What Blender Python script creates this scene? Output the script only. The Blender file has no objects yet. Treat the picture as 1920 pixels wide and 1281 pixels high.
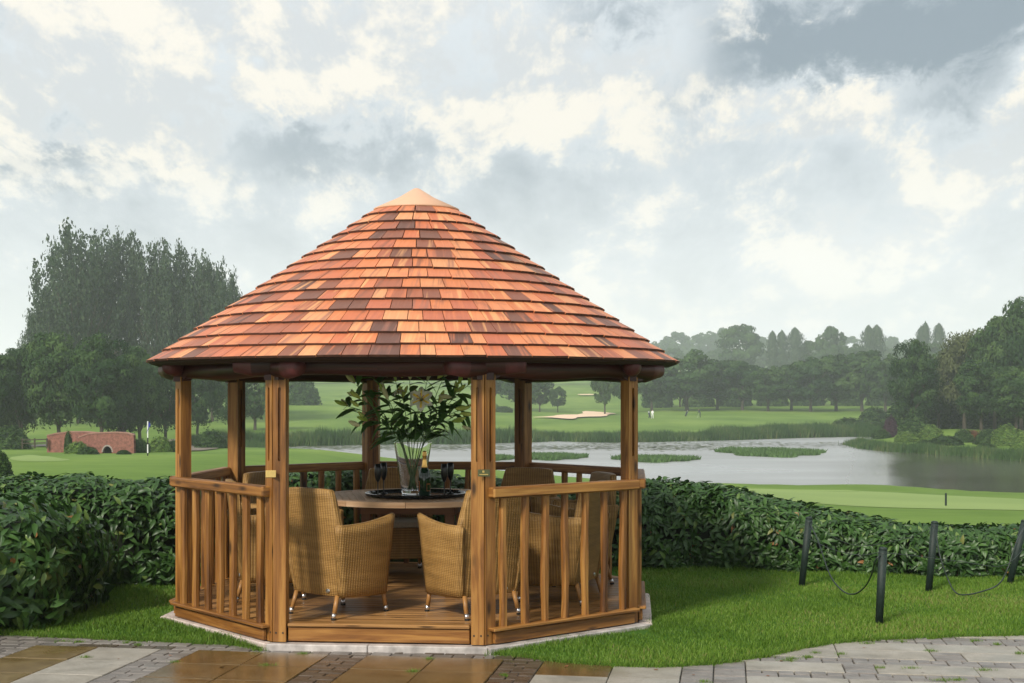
import bpy, bmesh, math, random
import numpy as np
from mathutils import Vector, Matrix, Euler
R = math.radians
random.seed(7); rng = np.random.default_rng(11)
S = bpy.context.scene
COL = S.collection

# ------------------------------------------------------------------ camera
CAMZ, F = 1.7, 2570.0
cam_d = bpy.data.cameras.new('camera'); cam = bpy.data.objects.new('camera', cam_d); COL.objects.link(cam)
cam.location = (0, 0, CAMZ); cam.rotation_euler = (R(90), 0, 0)
cam_d.sensor_width = 36; cam_d.lens = F/1920*36; cam_d.shift_y = 99.5/1920
cam_d.clip_start = .1; cam_d.clip_end = 6000
S.camera = cam
def W(px, py, Y):            # a point of the place seen at (px, py) and Y metres away
    return Vector(((px-960)/F*Y, Y, CAMZ-(py-740)/F*Y))

# ------------------------------------------------------------------ sky, sun, exposure
SUN_EL, SUN_AZ = R(39), R(212)          # azimuth from +Y, clockwise: behind the camera, left
world = bpy.data.worlds.new('World'); S.world = world; world.use_nodes = True
def build_world():
    nt = world.node_tree; N = nt.nodes; L = nt.links; N.clear()
    out = N.new('ShaderNodeOutputWorld'); bg = N.new('ShaderNodeBackground'); bg.inputs[1].default_value = .1
    L.new(bg.outputs[0], out.inputs[0])
    sky = N.new('ShaderNodeTexSky'); sky.sky_type = 'NISHITA'; sky.sun_disc = False
    sky.sun_elevation = SUN_EL; sky.sun_rotation = SUN_AZ; sky.air_density = 1.2; sky.dust_density = 3
    tc = N.new('ShaderNodeTexCoord'); sep = N.new('ShaderNodeSeparateXYZ'); L.new(tc.outputs['Generated'], sep.inputs[0])
    def m(op, a, b=None, c=None, clamp=False):
        n = N.new('ShaderNodeMath'); n.operation = op; n.use_clamp = clamp
        for i, v in enumerate((a, b, c)):
            if v is None: continue
            if isinstance(v, (int, float)): n.inputs[i].default_value = v
            else: L.new(v, n.inputs[i])
        return n.outputs[0]
    def rng_(v, a, b, c=0., d=1., smooth=True):
        n = N.new('ShaderNodeMapRange'); n.interpolation_type = 'SMOOTHSTEP' if smooth else 'LINEAR'
        L.new(v, n.inputs[0])
        for i, x in enumerate((a, b, c, d)): n.inputs[i+1].default_value = x
        return n.outputs[0]
    z = m('MAXIMUM', sep.outputs[2], 0.0)
    den = m('ADD', z, .42)
    u = m('DIVIDE', sep.outputs[0], den); v = m('MULTIPLY', m('DIVIDE', sep.outputs[1], den), .62)
    cmb = N.new('ShaderNodeCombineXYZ'); L.new(u, cmb.inputs[0]); L.new(v, cmb.inputs[1]); cmb.inputs[2].default_value = 3.7
    def noise(scale, detail, rough, off, dist=0.):
        mp = N.new('ShaderNodeMapping'); mp.inputs['Location'].default_value = off
        L.new(cmb.outputs[0], mp.inputs[0])
        n = N.new('ShaderNodeTexNoise'); n.inputs['Scale'].default_value = scale; n.inputs['Detail'].default_value = detail
        n.inputs['Roughness'].default_value = rough; n.inputs['Distortion'].default_value = dist
        L.new(mp.outputs[0], n.inputs['Vector']); return n.outputs['Fac']
    OFF = (4.1, 2.2, 1.)
    big = noise(1.9, 3, .5, (1.3, .4, 0)); mid = noise(6.4, 13, .66, OFF, .15); fine = noise(15, 10, .66, (9, 1, 5), .5)
    lit = noise(6.4, 13, .66, (OFF[0]-.030, OFF[1]+.055, OFF[2]), .15)       # the same billows a step towards the sun
    # broad masses of the sky in view: bright banks left and centre, slate banks upper right
    wx = m('ADD', sep.outputs[0], m('ADD', m('MULTIPLY', m('SUBTRACT', mid, .5), .16), m('MULTIPLY', m('SUBTRACT', big, .5), .12)))
    wz = m('ADD', sep.outputs[2], m('ADD', m('MULTIPLY', m('SUBTRACT', fine, .5), .09), m('MULTIPLY', m('SUBTRACT', lit, .5), .12)))
    def lobe(px, py, sx, sy):
        dx, dz = (px-960)/2600, (740-py)/2640; sx /= 2600; sy /= 2640
        a = m('POWER', m('DIVIDE', m('SUBTRACT', wx, dx), sx), 2.0)
        b = m('POWER', m('DIVIDE', m('SUBTRACT', wz, dz), sy), 2.0)
        front = rng_(sep.outputs[1], -.1, .5)
        return m('MULTIPLY', m('EXPONENT', m('MULTIPLY', m('ADD', a, b), -1.0)), front)
    def total(rows):
        t = None
        for px, py, sx, sy, w in rows:
            q = m('MULTIPLY', lobe(px, py, sx, sy), w); t = q if t is None else m('ADD', t, q)
        return t
    bright = total(SKY_BRIGHT); dark = total(SKY_DARK)
    f = m('ADD', m('MULTIPLY', mid, .78), m('ADD', m('MULTIPLY', fine, .22), m('SUBTRACT', m('MULTIPLY', bright, .16), m('MULTIPLY', dark, .16))))
    f = m('ADD', f, m('MULTIPLY', m('SUBTRACT', big, .5), .25))
    puff = rng_(f, .475, .575)
    relief = rng_(m('ADD', m('ADD', m('SUBTRACT', mid, lit), m('MULTIPLY', m('SUBTRACT', fine, .5), .22)), m('MULTIPLY', m('SUBTRACT', mid, .55), .35)), -.07, .10)
    def mixc(fac, a, b):
        n = N.new('ShaderNodeMix'); n.data_type = 'RGBA'
        if isinstance(fac, (int, float)): n.inputs[0].default_value = fac
        else: L.new(fac, n.inputs[0])
        for i, x in ((6, a), (7, b)):
            if isinstance(x, tuple): n.inputs[i].default_value = x
            else: L.new(x, n.inputs[i])
        return n.outputs[2]
    tone = m('SUBTRACT', m('ADD', m('MULTIPLY', big, .6), m('ADD', m('MULTIPLY', mid, .85), m('SUBTRACT', m('MULTIPLY', bright, .45), .17))), m('MULTIPLY', dark, .75))
    grey = mixc(rng_(tone, .10, .78), (2.0, 2.45, 2.85, 1), (5.5, 5.9, 6.15, 1))
    white = mixc(relief, (5.0, 5.2, 5.3, 1), (7.4, 6.95, 6.05, 1))
    c = mixc(m('MULTIPLY', puff, rng_(m('SUBTRACT', bright, dark), -.9, .3, .35, .9)), grey, white)
    hor = m('POWER', rng_(z, .0, .19, 1., 0., False), 1.6)
    c = mixc(m('MULTIPLY', hor, .95, clamp=True), c, (10.6, 10.7, 10.7, 1))
    c = mixc(.95, sky.outputs[0], c)
    L.new(c, bg.inputs[0])
SKY_BRIGHT = [(330, 120, 330, 130, .9), (820, 60, 260, 90, .6), (1180, 110, 160, 80, .55), (1060, 260, 170, 60, .5), (1480, 220, 190, 45, .75), (370, 300, 90, 30, .5), (1880, 170, 60, 90, .6), (650, 180, 120, 50, .3), (1850, 280, 120, 60, .3), (60, 200, 120, 60, .3)]
SKY_DARK = [(1850, 60, 260, 100, .62), (1420, 90, 140, 60, .45), (1290, 190, 170, 70, .32), (1650, 100, 200, 60, .5), (100, 310, 220, 60, .35), (560, 290, 260, 55, .30), (40, 60, 60, 40, .3), (1100, 20, 120, 30, .3), (1700, 230, 80, 30, .3)]
build_world()
sun_d = bpy.data.lights.new('sun', 'SUN'); sun_d.energy = 2.7; sun_d.angle = R(9); sun_d.color = (1, .93, .82)
sun = bpy.data.objects.new('sun', sun_d); COL.objects.link(sun)
_sd = Vector((math.sin(SUN_AZ)*math.cos(SUN_EL), math.cos(SUN_AZ)*math.cos(SUN_EL), math.sin(SUN_EL)))
sun.rotation_euler = _sd.to_track_quat('Z', 'Y').to_euler()
sun.location = _sd*30
S.view_settings.view_transform = 'Standard'; S.view_settings.look = 'None'
S.view_settings.exposure = 0.60; S.view_settings.gamma = 1.0; S.view_settings.use_curve_mapping = False
S.render.engine = 'CYCLES'
S.cycles.use_denoising = True
S.cycles.max_bounces = 7; S.cycles.diffuse_bounces = 3; S.cycles.glossy_bounces = 4
S.cycles.transmission_bounces = 7; S.cycles.transparent_max_bounces = 10; S.cycles.volume_bounces = 2
S.cycles.sample_clamp_indirect = 6

# ------------------------------------------------------------------ node helper / materials
class NB:
    def __init__(s, name):
        s.m = bpy.data.materials.new(name); s.m.use_nodes = True
        s.nt = s.m.node_tree; s.N = s.nt.nodes; s.L = s.nt.links
        s.b = s.N['Principled BSDF']
    def node(s, t, **kw):
        n = s.N.new(t)
        for k, v in kw.items(): setattr(n, k, v)
        return n
    def link(s, a, b): s.L.new(a, b)
    def math(s, op, a, b=None, clamp=False):
        n = s.N.new('ShaderNodeMath'); n.operation = op; n.use_clamp = clamp
        for i, v in enumerate((a, b)):
            if v is None: continue
            if isinstance(v, (int, float)): n.inputs[i].default_value = v
            else: s.L.new(v, n.inputs[i])
        return n.outputs[0]
    def rng(s, v, a, b, c=0., d=1.):
        n = s.N.new('ShaderNodeMapRange'); s.L.new(v, n.inputs[0])
        for i, x in enumerate((a, b, c, d)): n.inputs[i+1].default_value = x
        return n.outputs[0]
    def mix(s, fac, a, b, mode='MIX'):
        n = s.N.new('ShaderNodeMix'); n.data_type = 'RGBA'; n.blend_type = mode
        if isinstance(fac, (int, float)): n.inputs[0].default_value = fac
        else: s.L.new(fac, n.inputs[0])
        for i, x in ((6, a), (7, b)):
            if isinstance(x, tuple): n.inputs[i].default_value = (*x[:3], 1)
            else: s.L.new(x, n.inputs[i])
        return n.outputs[2]
    def ramp(s, v, stops, interp='LINEAR'):
        n = s.N.new('ShaderNodeValToRGB'); n.color_ramp.interpolation = interp
        e = n.color_ramp.elements
        while len(e) < len(stops): e.new(.5)
        for el, (p, c) in zip(e, stops): el.position = p; el.color = (*c, 1)
        s.L.new(v, n.inputs[0]); return n.outputs[0]
    def coord(s, kind, scale=(1, 1, 1), jitter=0.):
        tc = s.N.new('ShaderNodeTexCoord'); mp = s.N.new('ShaderNodeMapping')
        mp.inputs['Scale'].default_value = scale
        s.L.new(tc.outputs[kind], mp.inputs[0])
        if jitter:
            oi = s.N.new('ShaderNodeObjectInfo'); c = s.N.new('ShaderNodeCombineXYZ')
            j = s.math('MULTIPLY', oi.outputs['Random'], jitter)
            for i in range(3): s.L.new(j, c.inputs[i])
            s.L.new(c.outputs[0], mp.inputs['Location'])
        return mp.outputs[0]
    def noise(s, vec, scale, detail=4, rough=.5, dist=0.):
        n = s.N.new('ShaderNodeTexNoise'); s.L.new(vec, n.inputs['Vector'])
        n.inputs['Scale'].default_value = scale; n.inputs['Detail'].default_value = detail
        n.inputs['Roughness'].default_value = rough; n.inputs['Distortion'].default_value = dist
        return n.outputs['Fac']
    def attr(s, name):
        n = s.N.new('ShaderNodeAttribute'); n.attribute_name = name; return n.outputs['Fac']
    def rand(s):
        return s.N.new('ShaderNodeObjectInfo').outputs['Random']
    def bump(s, h, strength=.3, dist=.01):
        n = s.N.new('ShaderNodeBump'); n.inputs['Strength'].default_value = strength; n.inputs['Distance'].default_value = dist
        s.L.new(h, n.inputs['Height']); s.L.new(n.outputs[0], s.b.inputs['Normal'])
    def set(s, color=None, rough=None, metal=None, spec=None, **kw):
        for key, v in (('Base Color', color), ('Roughness', rough), ('Metallic', metal), ('Specular IOR Level', spec), *kw.items()):
            if v is None: continue
            if isinstance(v, (int, float)): s.b.inputs[key].default_value = v
            elif isinstance(v, tuple): s.b.inputs[key].default_value = (*v[:3], 1)
            else: s.L.new(v, s.b.inputs[key])
        return s.m

def m_plain(name, col, rough=.6, metal=0., spec=.5, var=.15, scale=20):
    b = NB(name); n = b.noise(b.coord('Object'), scale, 5, .6)
    c = b.mix(b.rng(n, .3, .7), tuple(x*(1-var) for x in col), tuple(min(1, x*(1+var)) for x in col))
    return b.set(c, rough, metal, spec)

def m_wood(name, lo, mid, hi, rough=.5, knots=True, bump=.25, us=30, vs=1.6):
    b = NB(name); v = b.coord('UV', (us, vs, 1), 40.)
    g = b.noise(v, 1.0, 6, .6, .6); v2 = b.coord('UV', (6, .9, 1), 23.)
    g2 = b.noise(v2, 1.0, 3, .5)
    c = b.ramp(b.math('ADD', b.math('MULTIPLY', g, .6), b.math('MULTIPLY', g2, .45)), [(.37, lo), (.52, mid), (.66, hi)])
    c = b.mix(b.rng(b.rand(), 0, 1, 0, .42), c, b.mix(1., c, (.55, .46, .40), 'MULTIPLY'))
    if knots:
        vo = b.node('ShaderNodeTexVoronoi'); vo.inputs['Scale'].default_value = 1.; b.link(b.coord('UV', (11, 3.4, 1), 17.), vo.inputs['Vector'])
        k = b.rng(vo.outputs['Distance'], .08, .26, 1, 0)
        on = b.math('GREATER_THAN', b.node('ShaderNodeSeparateColor').outputs[0], .5)
        sc = b.N[-1] if False else None
        sep = b.node('ShaderNodeSeparateColor'); b.link(vo.outputs['Color'], sep.inputs[0])
        k = b.math('MULTIPLY', k, b.math('GREATER_THAN', sep.outputs[0], .58))
        c = b.mix(b.math('MULTIPLY', k, .9), c, tuple(x*.35 for x in lo))
    b.bump(g, bump, .004)
    return b.set(c, rough, spec=.4)

M = {}
M['gazebo'] = m_wood('stained_softwood', (.070, .025, .006), (.245, .103, .021), (.43, .218, .054), .5, True, .5)
M['deck'] = m_wood('deck_board_wood', (.15, .068, .022), (.32, .165, .055), (.48, .27, .10), .34)
M['log'] = m_wood('red_log_stain', (.018, .003, .003), (.042, .007, .007), (.075, .013, .012), .42, False)
M['log_end'] = m_plain('red_log_end', (.085, .016, .018), .5, var=.3)
M['ceiling'] = m_wood('pale_bounce_pine', (.30, .15, .06), (.42, .24, .10), (.52, .32, .15), .6)  # unseen ceiling boards, coloured pale to bounce light into the gazebo
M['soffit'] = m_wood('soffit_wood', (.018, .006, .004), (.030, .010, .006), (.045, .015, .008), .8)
M['teak'] = m_wood('teak', (.50, .29, .15), (.66, .42, .24), (.74, .52, .33), .6, False)
M['teakleg'] = m_wood('dark_teak', (.10, .045, .02), (.17, .08, .035), (.22, .11, .05), .5, False)

def m_shingle():
    b = NB('cedar_shingle'); r = b.attr('rnd')
    base = b.ramp(r, [(0, (.60, .205, .085)), (.16, (.68, .25, .11)), (.30, (.54, .165, .075)), (.42, (.66, .27, .12)), (.50, (.48, .15, .08)), (.60, (.37, .125, .068)), (.69, (.26, .10, .062)), (.77, (.19, .085, .058)), (.84, (.145, .07, .052)), (.88, (.58, .20, .095)), (.965, (.66, .30, .14))], 'CONSTANT')
    v = b.coord('UV', (20, 1.3, 1)); g = b.noise(v, 1.0, 3, .55, .3)
    v2 = b.coord('UV', (70, 4, 1)); g2 = b.noise(v2, 1.0, 5, .6)
    alt = b.ramp(b.math('FRACT', b.math('MULTIPLY', r, 17.3)), [(0, (.78, .40, .17)), (.3, (.22, .09, .055)), (.6, (.62, .20, .09)), (.85, (.30, .13, .09))], 'CONSTANT')
    c = b.mix(b.rng(g, .52, .66, 0, .75), base, alt)
    c = b.mix(b.rng(g2, .3, .75, .0, .45), c, b.mix(1., c, (.62, .52, .48), 'MULTIPLY'))
    st = b.noise(b.coord('UV', (5, 6, 1)), 1.3, 2, .5)
    c = b.mix(b.rng(st, .58, .78, 0, .35), c, (.13, .07, .06))
    b.bump(g2, .3, .003)
    return b.set(c, .50, spec=.45)
M['shingle'] = m_shingle()
M['butt'] = m_plain('cedar_butt_shade', (.085, .032, .020), .8, var=.4)  # butt ends painted dark for the shadow lines under the courses
M['shingle_core'] = m_plain('roof_felt', (.05, .025, .02), .9)
M['copper'] = m_plain('copper_cap', (.60, .36, .235), .6, .0, .5, .05, 3)

def m_wicker():
    b = NB('woven_cane')
    wv = b.node('ShaderNodeTexWave'); wv.wave_type = 'BANDS'; wv.bands_direction = 'X'; b.link(b.coord('UV'), wv.inputs['Vector'])
    wv.inputs['Scale'].default_value = 14; wv.inputs['Distortion'].default_value = .4; wv.inputs['Detail'].default_value = 2
    wh = b.node('ShaderNodeTexWave'); wh.wave_type = 'BANDS'; wh.bands_direction = 'Y'; b.link(b.coord('UV'), wh.inputs['Vector'])
    wh.inputs['Scale'].default_value = 26; wh.inputs['Distortion'].default_value = .6
    n = b.noise(b.coord('UV', (3, 24, 1), 9.), 1.0, 3, .6); n2 = b.noise(b.coord('Object'), 3, 3)
    c = b.ramp(b.math('ADD', b.math('MULTIPLY', n, .6), b.math('MULTIPLY', n2, .4)), [(.3, (.21, .118, .032)), (.5, (.33, .185, .055)), (.7, (.44, .26, .085))])
    c = b.mix(b.rng(wv.outputs['Fac'], .0, .6, .55, 0), c, b.mix(1., c, (.35, .32, .28), 'MULTIPLY'))
    h = b.math('ADD', wv.outputs['Fac'], b.math('MULTIPLY', wh.outputs['Fac'], .5))
    b.bump(h, .6, .005)
    return b.set(c, .5, spec=.35)
M['wicker'] = m_wicker()
M['cane_leg'] = m_plain('cane_leg', (.33, .16, .045), .45)
M['steel'] = m_plain('brushed_steel', (.75, .76, .78), .28, 1.)
M['rubber'] = m_plain('black_rubber', (.012, .012, .012), .6)
M['cushion'] = m_plain('cushion_cloth', (.42, .38, .31), .9, scale=60)
M['concrete'] = m_plain('pink_concrete', (.50, .42, .38), .55, var=.3, scale=9)
M['kerb'] = m_plain('kerb_concrete', (.40, .37, .35), .5, var=.45, scale=7)
def m_black(name, rough, col=(.006, .006, .007)):
    b = NB(name); return b.set(col, rough, spec=.5)
M['lacquer'] = m_black('black_lacquer', .05); M['blackglass'] = m_black('black_glass', .3, (.004, .004, .004))
M['bottle'] = m_black('green_bottle_glass', .07, (.004, .022, .009))
M['foil'] = m_plain('gold_foil', (.85, .50, .15), .3, .9, var=.2)
M['brass'] = m_plain('brass', (.80, .56, .20), .35, .5)
M['sticker'] = m_plain('olive_plate', (.10, .11, .045), .5)
M['label'] = m_plain('orange_label_edge', (.42, .10, .02), .5)
M['bollard'] = m_plain('dark_green_paint', (.008, .020, .016), .65, var=.4, scale=40)
M['white'] = m_plain('white_paint', (.75, .75, .75), .5, var=.05)
M['blue'] = m_plain('blue_cloth', (.02, .03, .30), .8)
M['sand'] = m_plain('bunker_sand', (.72, .52, .36), .95, var=.08, scale=1)
M['wire'] = m_plain('green_wire', (.012, .022, .018), .5)
def m_glass():
    b = NB('clear_glass'); b.set((1, 1, 1), .01); b.b.inputs['Transmission Weight'].default_value = 1; b.b.inputs['IOR'].default_value = 1.35
    return b.m
M['glass'] = m_glass()

def m_leaf(name, stops, rough=.55, spec=.3, hue=.0, sheen_var=.5, transl=.0, tint=None, objvar=.35):
    b = NB(name); r = b.attr('rnd'); c = b.ramp(r, stops)
    if objvar: c = b.mix(b.rng(b.rand(), 0, 1, 0, objvar), c, b.mix(1., c, tint or (.72, .80, .70), 'MULTIPLY'))
    b.set(c, rough, spec=spec)
    if transl:
        t = b.node('ShaderNodeBsdfTranslucent'); b.link(c, t.inputs[0]); mx = b.node('ShaderNodeMixShader'); mx.inputs[0].default_value = transl
        b.link(b.b.outputs[0], mx.inputs[1]); b.link(t.outputs[0], mx.inputs[2])
        b.link(mx.outputs[0], b.N['Material Output'].inputs[0])
    return b.m
M['hedge_leaf'] = m_leaf('laurel_leaf', [(0, (.016, .046, .010)), (.45, (.036, .090, .018)), (.8, (.068, .145, .030)), (.96, (.14, .21, .05)), (1., (.30, .14, .05))], .42, .38, transl=.15)
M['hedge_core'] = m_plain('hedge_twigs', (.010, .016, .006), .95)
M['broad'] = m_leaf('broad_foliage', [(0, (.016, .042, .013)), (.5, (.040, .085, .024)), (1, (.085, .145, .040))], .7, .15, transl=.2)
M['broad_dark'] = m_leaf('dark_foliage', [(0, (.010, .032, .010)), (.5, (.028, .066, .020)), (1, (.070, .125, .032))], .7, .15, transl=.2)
M['poplar'] = m_leaf('poplar_foliage', [(0, (.028, .056, .030)), (.5, (.05, .085, .046)), (1, (.085, .12, .065))], .7, .15, transl=.2)
M['willow'] = m_leaf('willow_foliage', [(0, (.06, .075, .03)), (.5, (.10, .12, .05)), (1, (.15, .17, .075))], .7, .15, transl=.25)
M['lightshrub'] = m_leaf('light_shrub', [(0, (.06, .12, .03)), (.5, (.11, .20, .045)), (1, (.20, .28, .06))], .7, .15, transl=.2)
M['purple'] = m_leaf('purple_shrub', [(0, (.025, .014, .022)), (1, (.07, .035, .055))], .7, .15)
M['rust'] = m_leaf('rust_shrub', [(0, (.12, .05, .02)), (1, (.26, .10, .05))], .7, .15)
M['grass'] = m_leaf('grass_blade', [(0, (.055, .125, .012)), (.5, (.115, .215, .022)), (.93, (.19, .295, .045)), (1, (.24, .22, .08))], .55, .25, transl=.25, objvar=0)
M['reed'] = m_leaf('reed_blade', [(0, (.034, .080, .026)), (.6, (.070, .13, .040)), (1, (.17, .18, .07))], .7, .2, transl=.15)
M['weed'] = m_leaf('water_weed_leaf', [(0, (.045, .10, .03)), (1, (.10, .18, .05))], .6, .2)
M['pad'] = m_leaf('lily_pad', [(0, (.05, .09, .03)), (1, (.16, .17, .07))], .5, .3)
M['bark'] = m_plain('bark', (.06, .048, .035), .95, var=.4, scale=6)
M['lily_leaf'] = m_leaf('lily_leaf', [(0, (.05, .12, .03)), (.6, (.11, .24, .06)), (1, (.20, .36, .10))], .28, .5, transl=.45)
M['lily_stem'] = m_plain('lily_stem', (.09, .17, .05), .4)
M['bud'] = m_leaf('lily_bud', [(0, (.42, .58, .08)), (.5, (.72, .78, .22)), (1, (.88, .82, .55))], .45, .4, transl=.3)
M['petal'] = m_leaf('lily_petal', [(0, (.93, .90, .82)), (1, (.93, .90, .82))], .5, .4, transl=.35, objvar=0)
M['petal_mid'] = m_plain('petal_throat', (.85, .62, .10), .5)
M['anther'] = m_plain('anther', (.45, .10, .02), .7)

def m_ground():
    b = NB('turf'); o = b.coord('Object')
    n = b.noise(o, .035, 4, .55); n2 = b.noise(o, .6, 6, .65); n3 = b.noise(b.coord('Object', (1, .25, 1)), .12, 3, .5)
    c = b.ramp(b.math('ADD', b.math('MULTIPLY', n, .5), b.math('ADD', b.math('MULTIPLY', n2, .22), b.math('MULTIPLY', n3, .28))),
               [(.40, (.080, .150, .018)), (.5, (.115, .195, .028)), (.60, (.165, .245, .045))])
    b.bump(n2, .4, .05)
    return b.set(c, .85, spec=.15)
M['turf'] = m_ground()
def m_rough():
    b = NB('rough_grass'); o = b.coord('Object'); n = b.noise(o, .3, 6, .65)
    return b.set(b.ramp(n, [(.35, (.045, .085, .022)), (.6, (.075, .14, .035))]), .9, spec=.1)
M['rough'] = m_rough()
def m_green():
    b = NB('putting_turf'); n = b.noise(b.coord('Object', (1, .2, 1)), .15, 3)
    return b.set(b.ramp(n, [(.35, (.185, .265, .075)), (.65, (.225, .305, .095))]), .8, spec=.15)
M['green'] = m_green()
def m_lawn():
    b = NB('lawn_soil'); n = b.noise(b.coord('Object'), 2.2, 5, .6); n2 = b.noise(b.coord('Object'), 60, 4)
    c = b.ramp(n, [(.3, (.035, .10, .012)), (.55, (.055, .14, .016)), (.7, (.075, .16, .02))])
    return b.set(b.mix(b.rng(n2, .4, .7, 0, .5), c, (.03, .05, .012)), .9, spec=.1)
M['lawn'] = m_lawn()
def m_water():
    b = NB('lake_water'); o = b.coord('Object')
    n = b.noise(b.coord('Object', (1.0, 2.6, 1)), .9, 6, .62, .3); n2 = b.noise(b.coord('Object', (.35, 1, 1)), .05, 3, .5)
    h = b.math('MULTIPLY', n, b.rng(n2, .40, .62, .15, 1.))
    b.bump(h, .12, .10)
    sp = b.node('ShaderNodeSeparateXYZ'); b.link(o, sp.inputs[0])
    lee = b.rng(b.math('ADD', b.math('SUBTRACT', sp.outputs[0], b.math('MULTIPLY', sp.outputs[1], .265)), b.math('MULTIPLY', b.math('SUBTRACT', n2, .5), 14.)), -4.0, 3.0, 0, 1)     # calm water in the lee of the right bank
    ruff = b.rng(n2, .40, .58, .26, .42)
    sheenc = b.mix(lee, (.30, .31, .31), (.068, .064, .044)); rgh = b.math('ADD', b.math('MULTIPLY', ruff, b.math('SUBTRACT', 1., lee)), b.math('MULTIPLY', lee, .09))  # pale base colour adds sky reflection to open water, darker in the lee
    return b.set(b.mix(b.rng(n2, .40, .62, .0, .5), sheenc, (.16, .16, .15)), rgh, spec=.5, **{'IOR': 2.0})
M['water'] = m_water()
def m_slab(name, c1, c2, rough_lo, rough_hi, wet=0.):
    b = NB(name); o = b.coord('Object', (1, 1, 1), 30.); n = b.noise(o, 5, 6, .65); f = b.noise(o, 90, 5, .7); p = b.noise(o, 2.3, 3, .5)
    c = b.mix(b.rng(n, .35, .68), c1, c2)
    c = b.mix(b.rng(f, .45, .75, 0, .45), c, tuple(x*.4 for x in c1)); c = b.mix(b.rng(b.noise(b.coord('Object', (1, 1, 1), 11.), 3.1, 4, .6), .52, .70, 0, .5), c, tuple(x*.5 for x in c1))
    c = b.mix(b.rng(b.rand(), 0, 1, 0, .35), c, b.mix(1., c, (.74, .70, .66), 'MULTIPLY'))
    b.bump(f, .25 if wet else .5, .003)
    return b.set(c, b.rng(p, .38, .62, rough_lo, rough_hi), spec=.5)
M['slab_wet'] = m_slab('wet_slab', (.105, .066, .025), (.17, .112, .050), .07, .24, 1)
M['slab_olive'] = m_slab('damp_slab', (.13, .088, .032), (.20, .145, .062), .18, .42, 1)
M['slab_dry'] = m_slab('pale_slab', (.26, .24, .20), (.37, .345, .30), .3, .6)
M['block'] = m_slab('paving_block', (.145, .132, .122), (.26, .235, .215), .32, .58)
M['block_wet'] = m_slab('wet_paving_block', (.065, .048, .034), (.115, .085, .062), .20, .38, 1)
M['bed'] = m_slab('joint_sand', (.06, .05, .036), (.11, .09, .065), .5, .8)
M['brick'] = m_plain('bridge_brick', (.23, .095, .072), .9, var=.45, scale=5)
M['coping'] = m_plain('bridge_coping', (.33, .18, .14), .9, var=.2, scale=2)
M['stone'] = m_plain('arch_stone', (.33, .30, .27), .9)
M['earth'] = m_plain('bank_earth', (.14, .115, .085), .95, var=.4, scale=.8)
M['path'] = m_plain('cart_path', (.33, .28, .25), .9)
M['dark'] = m_plain('dark_cloth', (.02, .025, .04), .9); M['grey'] = m_plain('grey_cloth', (.13, .15, .18), .9)
M['olive'] = m_plain('olive_cloth', (.045, .055, .035), .9)
M['skin'] = m_plain('skin', (.45, .27, .2), .6)

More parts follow.
